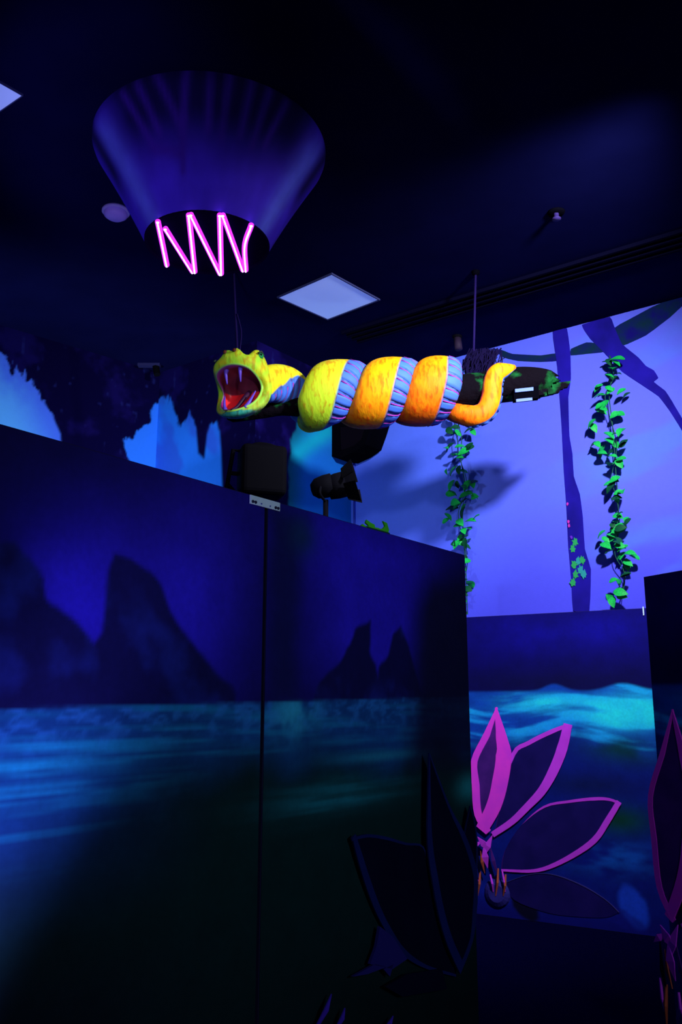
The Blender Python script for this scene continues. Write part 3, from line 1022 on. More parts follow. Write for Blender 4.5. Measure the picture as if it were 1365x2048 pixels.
# ---- log
LOGM = mat('mossy_log', (0.0025, 0.0015, 0.004), 0.95, spec=0.05, noise=0.9, nscale=7.5, color2=(0.006, 0.11, 0.025), threshold=(0.54, 0.68), bump=0.8, bscale=25)
la, lb = at(455, 832), at(1112, 764)
lroot = empty('hanging_log', at(780, 835))
tag(lroot, 'dark mossy log hung on two rods with the snake coiled round it', 'log')
N = 60
V, F = [], []
SEGL = 28
for i in range(N + 1):
    t = i / N
    c = la.lerp(lb, t) + Vector((0, 0, 0.015 * math.sin(t * 9)))
    x = 455 + t * 657
    rad = (0.05 + 0.035 * min(1, max(0, (x - 560) / 60))) if x < 850 else 0.085 + 0.035 * min(1, (x - 850) / 60)
    if x > 1060:
        rad *= 1 - 0.45 * ((x - 1060) / 52) ** 1.2
    if i in (0, N):
        rad *= 0.55
    for k in range(SEGL):
        a = 2 * math.pi * k / SEGL
        bump = 1 + 0.16 * (float(vnoise(np.array(t * 26.0), np.array(math.cos(a) * 2 + 9.0))) - 0.5) + 0.22 * (float(vnoise(np.array(t * 9.0 + 3), np.array(math.sin(a) * 2 + 40.0))) - 0.5)
        V.append(c + Vector((0, math.cos(a), math.sin(a))) * rad * bump + Vector((0.03 * math.sin(a * 5 + i) if i == N else 0, 0, 0)))
for i in range(N):
    for k in range(SEGL):
        k2 = (k + 1) % SEGL
        F.append((i * SEGL + k, i * SEGL + k2, (i + 1) * SEGL + k2, (i + 1) * SEGL + k))
F += [tuple(range(SEGL)), tuple(N * SEGL + k for k in range(SEGL))]
obj('trunk', V, F, LOGM, lroot, True)
# ragged splinters at the right end
for k in range(9):
    x, y = 1040 + k * 9, 790 - k * 2.5 + random.uniform(-4, 4)
    s = at(x, y, -0.06 + 0.02 * (k % 3))
    obj('bark_flake', *prism([s, s + Vector((0.10, 0.0, 0.012)), s + Vector((0.075, -0.01, -0.035)), s + Vector((0.0, -0.012, -0.05))], (0, -0.025, 0)), LOGM, lroot)
mb = obj('mounting_box', *box(at(1052, 789, -0.115), (lb - la).normalized(), (0, 1, 0), (0, 0, 1), 0.17, 0.05, 0.085), BLACKP, lroot)
for y, hh, ww in ((780, 0.024, 0.125), (800, 0.02, 0.11)):
    obj('white_plate', *box(at(1049, y, -0.148), (lb - la).normalized(), (0, 1, 0), (0, 0, 1), ww, 0.012, hh), mat('plate_white', (0.13, 0.2, 0.55), 0.8, spec=0.0), mb)

# ---- snake path
zc = lambda x: at(x, 791 - (x - 660) * 0.047).z
RH, NS = 0.150, 48
X1 = at(660, 785).x
PITCHX = 110 * M


def helix(th):
    """th degrees, 0 = front, 90 = top"""
    if th <= 720:
        x = X1 + PITCHX * th / 360 * (1.0 - 0.03 * max(th, 0) / 360)
    else:
        x = X1 + PITCHX * 2 * 0.94 + (th - 720) / 360 * 62 * M
    a = math.radians(th)
    px = 660 + (x - X1) / M
    return Vector((x, SY - RH * math.cos(a), zc(px) + RH * math.sin(a)))


hd = (Vector((-0.44, -0.9, 0.03))).normalized()      # head looks to the camera side, slightly left
HO = at(484, 768, -0.36)
hR = hd.cross(Vector((0, 0, 1))).normalized() * -1
if hR.x < 0:
    hR = -hR
hU = hR.cross(hd)
if hU.z < 0:
    hU = -hU
neck0 = HO - hd * 0.16
path, bel, ra, rb, tt = [], [], [], [], []


def add(p, belly, a, b, s):
    path.append(Vector(p))
    bel.append(Vector(belly))
    ra.append(a)
    rb.append(b)
    tt.append(s)


neck = catmull([neck0, at(536, 768, -0.15), at(562, 768, -0.04), at(586, 778, 0.06), helix(-176) + Vector((-0.01, 0, 0.03)), helix(-160)], 6)[:-6]
nn = len(neck)
for i, p in enumerate(neck):
    t = i / (nn - 1)
    add(p, (0, 0, -1), 0.098 + 0.042 * math.sin(min(1, t * 1.3) * math.pi * 0.55), 0.090, t)
th0 = -165
ths = list(np.arange(th0, 975, 5.0))
for th in ths:
    bl = Vector((1, 0, 0))
    a = 0.172
    if th < -105:
        q = (th - th0) / (-105 - th0)
        q = q * q * (3 - 2 * q)
        # twist the belly from underneath to the flank on the hidden side
        ang = math.radians(180 * q)
        bl = None
        a = 0.12 - 0.015 * q
    elif th < -45:
        q = (th + 105) / 60
        a = 0.105 + 0.067 * q * q * (3 - 2 * q)
    b = 0.095
    if th > 730:
        q = min(1, (th - 730) / 225)
        a = 0.172 - (0.172 - 0.076) * q
        b = 0.095 - 0.027 * q
    add(helix(th), bl if bl is not None else (9, ang, 0), a, b, 1 + (th - th0) / 360)
tail = catmull([helix(970), at(922, 829, -0.06), at(950, 832, -0.10), at(972, 822, -0.11), at(983, 795, -0.11), at(986, 766, -0.11), at(994, 748, -0.11), at(1012, 740, -0.11), at(1031, 734, -0.11)], 6)[1:]
ntl = len(tail)
for i, p in enumerate(tail):
    t = i / (ntl - 1)
    r = 0.076 - 0.016 * t if t < 0.8 else 0.063 - 0.048 * ((t - 0.8) / 0.2) ** 1.2
    add(p, (1, 0, -0.35), r, r * 0.9, 4.2 + t)
n = len(path)
Tn = []
for i in range(n):
    Tn.append((path[min(i + 1, n - 1)] - path[max(i - 1, 0)]).normalized())
# resolve belly vectors
pB = None
tw0 = None
Bv = []
for i in range(n):
    v = bel[i]
    if v.x == 9:
        # parallel transport + growing twist
        prev = Bv[-1]
        base_ = tw_base if tw0 is not None else prev
        base_ = (base_ - Tn[i] * base_.dot(Tn[i])).normalized()
        tw0 = True
        tw_base = base_
        cr = Tn[i].cross(base_)
        v = base_ * math.cos(v.y) + cr * math.sin(v.y) * -1
    if i >= nn + len(ths):
        q = min(1, (i - nn - len(ths)) / 14)
        v = Vector((1, 0, 0)).lerp(Vector((0.55, 0.1, -0.83)), q)
    v = v - Tn[i] * v.dot(Tn[i])
    if v.length < 1e-3:
        v = Bv[-1]
    Bv.append(v.normalized())
# smooth
for _ in range(3):
    B2 = []
    for i in range(n):
        v = Bv[max(i - 1, 0)] + Bv[i] * 2 + Bv[min(i + 1, n - 1)]
        v = v - Tn[i] * v.dot(Tn[i])
        B2.append(v.normalized())
    Bv = B2


def spow(c, e):
    return math.copysign(abs(c) ** e, c)


def ringpt(i, phi, grow=0.0):
    e = 0.9
    W = Bv[i].cross(Tn[i])
    return path[i] + Bv[i] * (spow(math.cos(phi), e) * (ra[i] + grow)) + W * (spow(math.sin(phi), e) * (rb[i] + grow))


# head profiles (h right, v up, f forward)
PR = {0: [(0, .095, -.16), (0, .125, -.11), (0, .155, -.04), (0, .150, .05), (0, .155, .12), (0, .125, .165), (0, .080, .160)],
      45: [(.068, .068, -.16), (.10, .10, -.11), (.145, .14, -.04), (.150, .140, .04), (.145, .125, .09), (.142, .09, .125), (.13, .048, .115)],
      90: [(.088, 0, -.16), (.125, .0, -.125), (.165, .0, -.09), (.188, -.005, -.06), (.197, -.012, -.035), (.188, -.03, -.012), (.155, -.038, -.012)],
      135: [(.066, -.07, -.16), (.095, -.095, -.135), (.13, -.12, -.10), (.158, -.15, -.055), (.170, -.172, -.01), (.162, -.182, .03), (.132, -.168, .045)],
      180: [(0, -.098, -.16), (0, -.135, -.135), (0, -.175, -.09), (0, -.225, -.03), (0, -.250, .04), (0, -.250, .09), (0, -.225, .10)]}


def cyc(psi, k):
    """smooth interpolation of the profile over the angle"""
    s = 1 if psi <= 180 else -1
    p = psi if psi <= 180 else 360 - psi
    i = min(int(p // 45), 3)
    t = (p - 45 * i) / 45

    def g(j):
        if j < 0:
            q = PR[-j * 45][k]
            return Vector((-q[0], q[1], q[2]))
        if j > 4:
            q = PR[(8 - j) * 45][k]
            return Vector((-q[0], q[1], q[2]))
        return Vector(PR[j * 45][k])
    a, b, c, d = g(i - 1), g(i), g(i + 1), g(i + 2)
    q = 0.5 * ((2 * b) + (c - a) * t + (2 * a - 5 * b + 4 * c - d) * t * t + (3 * b - a - 3 * c + d) * t ** 3)
    return Vector((q.x * s, q.y, q.z))


def head_pt(psi, k):
    i = min(int(k), 5)
    t = k - i
    a, b, c, d = cyc(psi, max(i - 1, 0)), cyc(psi, i), cyc(psi, i + 1), cyc(psi, min(i + 2, 6))
    q = 0.5 * ((2 * b) + (c - a) * t + (2 * a - 5 * b + 4 * c - d) * t * t + (3 * b - a - 3 * c + d) * t ** 3)
    # brows and nostrils
    for (h, v, f, am, s) in ((0.128, .145, .02, .05, .06), (-0.128, .145, .02, .05, .06), (0.036, .15, .125, .04, .036), (-0.036, .15, .125, .04, .036),
                             (0.0, .16, .06, -.02, .05), (0.085, .15, .09, -.022, .03), (-0.085, .15, .09, -.022, .03)):
        dd = (q - Vector((h, v, f))).length
        if am:
            q = q + Vector((h * 0.3, 0.85, 0.2)).normalized() * am * math.exp(-(dd / s) ** 2)
    return q


def hw(q):
    return HO + hR * q.x + hU * q.y + hd * q.z


HK = 22
V, cols = [], []
GRN, YEL, ORG = np.array([0.30, 0.74, 0.03]), np.array([0.92, 0.62, 0.004]), np.array([0.88, 0.13, 0.002])
ORD, PINK, BLU = np.array([0.60, 0.045, 0.002]), np.array([0.8, 0.06, 0.14]), np.array([0.05, 0.15, 0.6])
NSR = 64
for j in range(HK, 0, -1):
    k = j / HK * 6
    for m_ in range(NSR):
        phi = 360 * m_ / NSR
        psi = (180 - phi) % 360
        q = head_pt(psi, k)
        V.append(hw(q))
        c = GRN * 0.6 + YEL * 0.4
        nn_ = float(fbm(np.array(q.x * 22 + 5), np.array(q.y * 22 + q.z * 18), 3))
        nn_ = min(1, max(0, (nn_ - 0.38) * 2.2)) * 0.6
        c = GRN * (1 - nn_) + YEL * nn_
        if q.y < -0.05:
            w_ = min(1, (-q.y - 0.05) / 0.16)
            c = c * (1 - w_ * 0.5) + np.array([0.36, 0.60, 0.10]) * w_ * 0.5
        if q.y < -0.215 and q.z > 0.0:
            c = np.array([0.03, 0.35, 0.28])
        if j < 8 and q.y > 0.03:
            c = YEL * 0.75 + GRN * 0.25
        cols.append(c)
off = len(V)


def skin_color(i, phi):
    s = tt[i]
    d = phi % 360
    if d > 180:
        d -= 360
    if s <= 1.0:                            # neck: belly underneath
        lo, hi = -75, 42 + 72 * min(1, s * 1.5)
    else:
        lo, hi = -110, 70
    if s > 4.2:
        lo, hi = -60, 34
    if lo < d < hi:
        return BLU * 0.85
    key = [(0, GRN * 0.25 + YEL * 0.75), (1.0, GRN * 0.6 + YEL * 0.4), (1.28, GRN * 0.8 + YEL * 0.2), (1.5, GRN * 0.55 + YEL * 0.45), (1.75, YEL * 0.9 + ORG * 0.1),
           (2.25, ORG * 0.75 + YEL * 0.25), (2.5, YEL * 0.60 + ORG * 0.4), (2.75, YEL * 0.65 + ORG * 0.35), (3.2, ORD * 0.55 + ORG * 0.45), (3.5, ORG * 0.75 + YEL * 0.25), (3.7, ORG * 0.45 + YEL * 0.55),
           (4.2, ORG), (4.75, ORG * 0.8 + YEL * 0.2), (5.2, YEL * 0.45 + ORG * 0.55)]
    for a in range(len(key) - 1):
        if key[a][0] <= s <= key[a + 1][0]:
            q = (s - key[a][0]) / (key[a + 1][0] - key[a][0])
            c = key[a][1] * (1 - q) + key[a + 1][1] * q
            break
    else:
        c = key[-1][1]
    if s > 4.45 and (d > 158 or d < -150):
        c = PINK * 0.7 + c * 0.3
    return c


for i in range(n):
    for m_ in range(NSR):
        phi = 2 * math.pi * m_ / NSR
        V.append(ringpt(i, phi))
        cols.append(skin_color(i, 360 * m_ / NSR))
rings = HK + n
F = []
for i in range(rings - 1):
    for k in range(NSR):
        k2 = (k + 1) % NSR
        F.append((i * NSR + k, i * NSR + k2, (i + 1) * NSR + k2, (i + 1) * NSR + k))
V.append(path[-1] + Tn[-1] * 0.008)
cols.append(PINK)
tipi = len(V) - 1
for k in range(NSR):
    F.append(((rings - 1) * NSR + k, (rings - 1) * NSR + (k + 1) % NSR, tipi))

SKIN = bpy.data.materials.new('fluorescent_scales')
SKIN.use_nodes = True
nt = SKIN.node_tree
bs = nt.nodes['Principled BSDF']
bs.inputs['Roughness'].default_value = 0.6
bs.inputs['Specular IOR Level'].default_value = 0.15
aN = nt.nodes.new('ShaderNodeAttribute')
aN.attribute_name = 'Col'
tcn = nt.nodes.new('ShaderNodeTexCoord')
# scratchy darker strokes
mpn = nt.nodes.new('ShaderNodeMapping')
mpn.inputs['Scale'].default_value = (34, 20, 9)
mpn.inputs['Rotation'].default_value = (0, 0.6, 0)
nt.links.new(tcn.outputs['Object'], mpn.inputs['Vector'])
ns1 = nt.nodes.new('ShaderNodeTexNoise')
ns1.inputs['Scale'].default_value = 1.3
ns1.inputs['Detail'].default_value = 4
nt.links.new(mpn.outputs[0], ns1.inputs['Vector'])
rm = nt.nodes.new('ShaderNodeMapRange')
rm.inputs['From Min'].default_value = 0.50
rm.inputs['From Max'].default_value = 0.64
rm.inputs['To Max'].default_value = 0.7
nt.links.new(ns1.outputs['Fac'], rm.inputs['Value'])
ml = nt.nodes.new('ShaderNodeMix')
ml.data_type = 'RGBA'
ml.blend_type = 'MULTIPLY'
nt.links.new(rm.outputs[0], ml.inputs['Factor'])
nt.links.new(aN.outputs['Color'], ml.inputs[6])
ml.inputs[7].default_value = (0.95, 0.30, 0.3, 1)
ns2 = nt.nodes.new('ShaderNodeTexNoise')
ns2.inputs['Scale'].default_value = 16
ns2.inputs['Detail'].default_value = 3
nt.links.new(tcn.outputs['Object'], ns2.inputs['Vector'])
rm2 = nt.nodes.new('ShaderNodeMapRange')
rm2.inputs['From Min'].default_value = 0.5
rm2.inputs['From Max'].default_value = 0.72
rm2.inputs['To Max'].default_value = 0.55
nt.links.new(ns2.outputs['Fac'], rm2.inputs['Value'])
ml2 = nt.nodes.new('ShaderNodeMix')
ml2.data_type = 'RGBA'
ml2.blend_type = 'SCREEN'
nt.links.new(rm2.outputs[0], ml2.inputs['Factor'])
nt.links.new(ml.outputs[2], ml2.inputs[6])
ml2.inputs[7].default_value = (0.25, 0.20, 0.0, 1)
nt.links.new(ml2.outputs[2], bs.inputs['Base Color'])
bpn = nt.nodes.new('ShaderNodeBump')
bpn.inputs['Strength'].default_value = 0.35
bpn.inputs['Distance'].default_value = 0.012
nt.links.new(ns1.outputs['Fac'], bpn.inputs['Height'])
nt.links.new(bpn.outputs[0], bs.inputs['Normal'])

snake = empty('snake', at(780, 865))
tag(snake, 'giant glowing yellow and orange snake coiled round the hanging log, mouth open', 'snake')
body = obj('body', V, F, SKIN, snake, True)
set_cols(body, np.array(cols))

# belly scales: one curved plate each, standing proud of the skin
BEL = mat('belly_blue', (0.05, 0.17, 0.75), 0.6, noise=0.3, nscale=12, color2=(0.08, 0.09, 0.65))
BELM = mat('belly_line', (0.30, 0.03, 0.35), 0.6)


def plate(i0, i1, lo, hi):
    Vp, Fp = [], []
    NPH = 9
    for a, i in enumerate(range(i0, i1 + 1)):
        for k in range(NPH):
            ph = math.radians(lo + (hi - lo) * k / (NPH - 1))
            e = 0.007 if 0 < k < NPH - 1 else 0.0025
            Vp.append(ringpt(i, ph, e))
    for a in range(i1 - i0):
        for k in range(NPH - 1):
            Fp.append((a * NPH + k, a * NPH + k + 1, (a + 1) * NPH + k + 1, (a + 1) * NPH + k))
    nv = len(Vp)
    for a, i in enumerate(range(i0, i1 + 1)):
        for k in range(NPH):
            ph = math.radians(lo + (hi - lo) * k / (NPH - 1))
            Vp.append(ringpt(i, ph, -0.004))
    rows = i1 - i0
    for k in range(NPH - 1):
        Fp.append((k, k + 1, nv + k + 1, nv + k))
        Fp.append((rows * NPH + k, rows * NPH + k + 1, nv + rows * NPH + k + 1, nv + rows * NPH + k))
    return Vp, Fp


def seamline(i, lo, hi):
    return tube([ringpt(i, math.radians(lo + (hi - lo) * k / 8), 0.003) for k in range(9)], 0.0055, 5)


i = 2
while i < nn - 2:
    hn = 40 + 72 * min(1, tt[i] * 1.5)
    obj('belly_scale', *plate(i, i + 2, -72, hn), BEL, snake, True)
    obj('belly_seam', *seamline(i + 2, -68, hn - 2), BELM, snake, True)
    i += 3
i = nn + 20
while i < nn + len(ths) - 4:
    hi_ = 68
    obj('belly_scale', *plate(i, i + 3, -85, hi_), BEL, snake, True)
    obj('belly_seam', *seamline(i + 3, -80, hi_ - 1), BELM, snake, True)
    i += 4
i = nn + len(ths) + 4
while i < n - 14:
    obj('belly_scale', *plate(i, i + 2, -56, 30), BEL, snake, True)
    i += 3

# mouth lining
rim = [head_pt((180 - 360 * m_ / NSR) % 360, 6) for m_ in range(NSR)]
cen = sum(rim, Vector()) / NSR
V, F, cols = [], [], []
LV = [(1.0, 0.0), (0.95, 0.006), (0.91, 0.0), (0.90, -0.03), (0.86, -0.07), (0.74, -0.11), (0.52, -0.135), (0.28, -0.15), (0.02, -0.155)]
for li, (s, d) in enumerate(LV):
    for m_, q in enumerate(rim):
        p = cen + (q - cen) * s
        p.z += d if li < 4 else d
        if li >= 3:
            p.z = p.z * (1 - 0.1 * (li - 2)) - 0.0
        V.append(hw(p))
        up_ = q.y > -0.035
        nz = float(fbm(np.array(p.x * 30 + 3), np.array(p.y * 20 + p.z * 20), 3))
        if up_:
            c = np.array([0.10, 0.012, 0.035]) * (0.5 + nz)
        else:
            c = np.array([0.85, 0.02, 0.03]) * (0.35 + 1.1 * nz)
        if li < 2:
            c = np.array([0.35, 0.75, 0.08]) if not up_ else np.array([0.25, 0.6, 0.08])
        elif li == 2:
            c = np.array([0.25, 0.03, 0.32])
        cols.append(c)
for i in range(len(LV) - 1):
    for k in range(NSR):
        k2 = (k + 1) % NSR
        F.append((i * NSR + k, i * NSR + k2, (i + 1) * NSR + k2, (i + 1) * NSR + k))
F.append(tuple((len(LV) - 1) * NSR + k for k in range(NSR)))
ml_ = obj('mouth_lining', V, F, mat('mouth_paint', attr=True, rough=0.4, spec=0.4), snake, True)
set_cols(ml_, np.array(cols))
ml_['label'] = 'dark red open mouth'
FANG = mat('violet_fang', (0.12, 0.06, 0.55), 0.35)
for h in (-0.052, 0.055):
    obj('fang', *tube(catmull([hw(Vector((h, .078, .105))), hw(Vector((h, .03, .11))), hw(Vector((h * 0.95, -.03, .095)))], 5), [0.019 - 0.0015 * k for k in range(11)], 8), FANG, snake, True)
for h in (-0.095, 0.10):
    obj('fang', *tube(catmull([hw(Vector((h * 0.75, -.200, .065))), hw(Vector((h, -.15, .05))), hw(Vector((h * 1.2, -.075, .02)))], 5), [0.017 - 0.0013 * k for k in range(11)], 8), FANG, snake, True)
TNG = mat('dark_tongue', (0.03, 0.004, 0.03), 0.5)
tg = obj('tongue', *tube(catmull([hw(Vector((0.03, -.04, -.06))), hw(Vector((0.025, -.09, -.01))), hw(Vector((0.0, -.17, .04))), hw(Vector((-0.02, -.205, .08)))], 5), [0.02 - 0.0008 * k for k in range(16)], 10), TNG, snake, True)
for s in (-1, 1):
    obj('tongue_tip', *tube([hw(Vector((-0.02, -.205, .075))), hw(Vector((-0.02 + s * 0.02, -.208, .10))), hw(Vector((-0.02 + s * 0.03, -.215, .125)))], [0.007, 0.005, 0.002], 6), TNG, tg, True)
# eyes, nostrils
for s in (1, -1):
    ec = hw(Vector((s * 0.166, .150, .048)))
    ax = (hR * s * 0.75 + hd * 0.65 + hU * 0.15).normalized()
    ey = obj('eye', *lathe(ec, [(0.0, 0.010), (0.012, 0.008), (0.02, 0.0), (0.022, -0.012)], 16, axis=ax), mat('eye_green', (0.01, 0.22, 0.06), 0.3), snake, True)
    obj('pupil', *lathe(ec + ax * 0.004, [(0.0, 0.009), (0.006, 0.007), (0.009, 0.001)], 12, axis=ax), BLACK, ey, True)
    obj('eyelid', *tube(catmull([ec + hd * 0.026 + hU * 0.004 + ax * 0.006, ec + hU * 0.02 + ax * 0.010, ec - hd * 0.034 + hU * 0.008 + ax * 0.002], 5), 0.007, 8), mat('lid_dark', (0.02, 0.04, 0.03), 0.6), snake, True)
    nc = hw(Vector((s * 0.036, .168, .164)))
    obj('nostril', *lathe(nc, [(0.0, 0.003), (0.010, 0.002), (0.014, -0.008)], 12, axis=(hd + hU * 0.3)), mat('nostril_dark', (0.09, 0.02, 0.01), 0.7), snake, True)

# ---- rods and the tangle on the right one
for (x0, y0, x1, y1, dy, lab) in ((467, 535, 477, 745, 0.0, 'thin hanging rod above the snake head'), (952, 543, 947, 742, 0.0, 'thin hanging rod above the snake tail')):
    top, bot = on_z(x0, y0, CH), at(x1, y1, dy)
    rr = empty('hanging_rod', top)
    tag(rr, lab, 'rod', )
    obj('rod', *tube([top, bot], 0.0085, 10), ROD, rr, True)
    obj('ceiling_cup', *lathe(top, [(0, 0), (0.03, 0), (0.026, -0.02), (0.01, -0.03)], 16), BLACKP, rr, True)
    cord = catmull([top.lerp(bot, 0.45) + Vector((0.012, -0.012, 0)), top.lerp(bot, 0.62) + Vector((0.035, -0.01, 0)), top.lerp(bot, 0.8) + Vector((0.02, -0.012, 0)), top.lerp(bot, 0.97) + Vector((0.012, -0.012, 0))], 5)
    if x0 < 600:
        obj('cord', *tube(cord, 0.005, 6), ROD, rr, True)
TANG = mat('tangle_fibre', (0.003, 0.0015, 0.02), 0.9, spec=0.05)
tc0 = at(958, 740, 0.02)
parts = []
for k in range(320):
    x = random.gauss(956, 15)
    y0 = random.uniform(696, 720)
    y1 = random.uniform(730, 772)
    a, b_ = at(x + (y0 < 712) * 8 + random.uniform(-4, 16), y0, random.uniform(-.05, .06)), at(x - 4, y1, random.uniform(-.05, .06))
    md = a.lerp(b_, 0.5) + Vector((random.uniform(-.04, .04), random.uniform(-.03, .03), random.uniform(-.02, .02)))
    parts.append(tube(catmull([a, md, b_], 4), random.uniform(0.003, 0.006), 4, False))
tg_ = obj('hanging_moss', *merge(*parts), TANG, None, base=tc0)
tag(tg_, 'dark stringy moss tangle hanging round the rod by the snake tail', 'moss', kind='stuff')


# ================================================================== VINES
def leaf_mesh(name):
    V, F = [], []
    L, W = 1.0, 0.36
    for i in range(7):
        t = i / 6
        wd = W * math.sin(math.pi * min(1, t * 0.93 + 0.04)) ** 0.8 * (1.1 - 0.5 * t)
        if i == 6:
            wd = 0.01
        x = L * t
        z = 0.10 * math.sin(t * math.pi) - 0.10 * t * t
        V += [(x, -wd, z + 0.10 * wd), (x, 0, z - 0.03), (x, wd, z + 0.10 * wd)]
    for i in range(6):
        for k in range(2):
            a = i * 3 + k
            F.append((a, a + 1, a + 4, a + 3))
    nv = len(V)
    V += [(x, y, z - 0.03) for x, y, z in V]
    F += [tuple(j + nv for j in f[::-1]) for f in F]
    me = bpy.data.meshes.new(name)
    me.from_pydata(V, [], F)
    me.polygons.foreach_set('use_smooth', [True] * len(me.polygons))
    return me


LMS = []
for mm in (LEAFG, LEAFD):
    me = leaf_mesh('ivy_leaf')
    me.materials.append(mm)
    LMS.append(me)


def vine(label, stem_px, leaves_px, rs, dark=()):
    rnd = random.Random(rs)
    sp_ = [R.pt(*R.uv(*q), 0.07) for q in stem_px]
    root = empty('ivy_vine', sp_[-1])
    tag(root, label, 'vine')
    obj('stem', *tube(catmull(sp_, 5), 0.004, 6), STEM, root, True)
    obj('stem', *tube(catmull([p + Vector((0.03 * math.sin(i * 2.1), 0, 0)) + R.n * 0.02 for i, p in enumerate(sp_)], 5), 0.003, 6), STEM, root, True)
    base = world_loc(root)
    for (x, y) in leaves_px:
        for rep in range(2):
            off_ = rnd.uniform(0.06, 0.15)
            p = R.pt(*R.uv(x + rnd.uniform(-4, 4) * (1 + rep), y + rnd.uniform(-4, 4) * (1 + rep)), off_)
            d = (R.u * rnd.uniform(-1, 1) + Vector((0, 0, rnd.uniform(-0.75, 0.35))) + R.n * rnd.uniform(-0.1, 0.5)).normalized()
            nrm = (R.n * rnd.uniform(0.3, 1) + Vector((0, 0, rnd.uniform(0.1, 1))) + R.u * rnd.uniform(-0.3, 0.5)).normalized()
            yv = nrm.cross(d).normalized()
            zv = d.cross(yv)
            s = rnd.uniform(0.075, 0.115) * (1 if rep == 0 else 0.85)
            isd = rnd.random() < 0.3
            o = bpy.data.objects.new('leaf', LMS[1 if isd else 0])
            link(o, root)
            Mx = Matrix((d, yv, zv)).transposed().to_4x4() @ Matrix.Scale(s, 4)
            Mx.translation = p - base - d * s * 0.5
            o.matrix_local = Mx


RV = [(450, 190), (535, 180), (500, 240), (470, 310), (385, 365), (410, 440), (490, 405), (570, 400), (450, 515), (540, 560), (395, 540), (365, 655), (555, 690), (490, 715),
      (495, 780), (360, 790), (590, 795), (425, 830), (485, 850), (545, 915), (485, 935), (525, 1030), (490, 1090), (550, 1140), (520, 1190), (540, 1300), (515, 1350), (620, 1355),
      (520, 1390), (430, 1450), (490, 1460), (545, 1400), (560, 1500), (470, 1535), (570, 1530), (625, 1575), (545, 1590), (610, 1650), (610, 1745), (555, 1860), (488, 1905), (525, 1785)]
LV_ = [(370, 120), (390, 210), (450, 260), (560, 235), (370, 380), (530, 380), (470, 400), (510, 460), (440, 440), (375, 600), (470, 630), (490, 750), (600, 730), (390, 760), (380, 830),
       (500, 870), (590, 855), (440, 930), (370, 970), (460, 1000), (360, 1085), (480, 1120), (590, 1100), (500, 1180), (450, 1260), (470, 1290), (490, 1340), (420, 1340), (510, 1480),
       (490, 1570), (490, 1680), (530, 1720), (490, 1780), (480, 1850), (510, 1950), (500, 2000)]
vine('ivy garland hanging beside the painted tree trunk from its branch', [(1228, 718), (1230, 760), (1226, 800), (1232, 850), (1236, 900), (1240, 960), (1244, 1010), (1242, 1060), (1246, 1110), (1258, 1150), (1248, 1200)],
     [(1100 + a / 3.657, 680 + b / 3.657) for a, b in RV], 3)
vine('ivy garland hanging on the wall below the snake tail', [(940, 770), (925, 840), (932, 880), (930, 920), (938, 970), (934, 1030), (936, 1080), (940, 1130), (942, 1180), (944, 1228)],
     [(840 + a / 4.877, 820 + b / 4.877) for a, b in LV_], 9)

# ================================================================== THINGS BEHIND THE PARTITIONS
# wall speaker under the middle coil, in the inner corner
s0 = R.uv(740, 885)
sproot = empty('wall_speaker', R.pt(s0[0], s0[1], 0.0))
tag(sproot, 'black wedge wall speaker below the middle coil of the snake', 'speaker')
outl = R.uvs([(697, 800), (697, 926), (722, 929), (748, 917), (768, 903), (779, 872), (790, 836), (792, 800)])
obj('cabinet', *prism([R.pt(*q, 0.30) for q in outl], -R.n * 0.26), BLACKP, sproot)
gr = R.uvs([(720, 870), (722, 915), (745, 908), (760, 895), (768, 868)])
obj('grille', *prism([R.pt(*q, 0.308) for q in gr], -R.n * 0.01), mat('speaker_grille', (0.003, 0.002, 0.005), 0.9, spec=0.0), sproot)
tgx = R.uvs([(730, 856), (747, 856), (747, 864), (730, 864)])
obj('badge', *prism([R.pt(*q, 0.312) for q in tgx], -R.n * 0.012), mat('badge_white', (0.25, 0.3, 0.9), 0.5), sproot)
obj('wall_bracket', *box(R.pt(s0[0], s0[1] + 0.1, 0.02), R.u, R.n, (0, 0, 1), 0.08, 0.045, 0.16), BLACK, sproot)
for k, x in enumerate((700, 712)):
    t0, t1 = R.uv(x, 925), R.uv(x, 1120)
    o = obj('conduit', *tube([R.pt(t0[0], t0[1], 0.03), R.pt(t1[0] + 0.0, 0.0, 0.03)], 0.008 if k else 0.012, 10), mat('conduit_blue', (0.06, 0.10, 0.7), 0.6), None, True, base=R.pt(t1[0], 0, 0.03))
    tag(o, 'thin cable conduit running down the wall corner below the wedge speaker' if k else 'thicker conduit in the wall corner below the wedge speaker', 'conduit')


# stage lights on stands behind the near partition
def stand(root, x, y, Y):
    top = on_y(x, y, Y)
    obj('pole', *tube([top, Vector((top.x, top.y, 0.03))], 0.016, 10), BLACK, root, True)
    for k in range(3):
        a = k * 2.09 + 0.4
        obj('foot', *tube([Vector((top.x, top.y, 0.18)), Vector((top.x + 0.32 * math.cos(a), top.y + 0.32 * math.sin(a), 0.012))], 0.012, 8), BLACK, root, True)


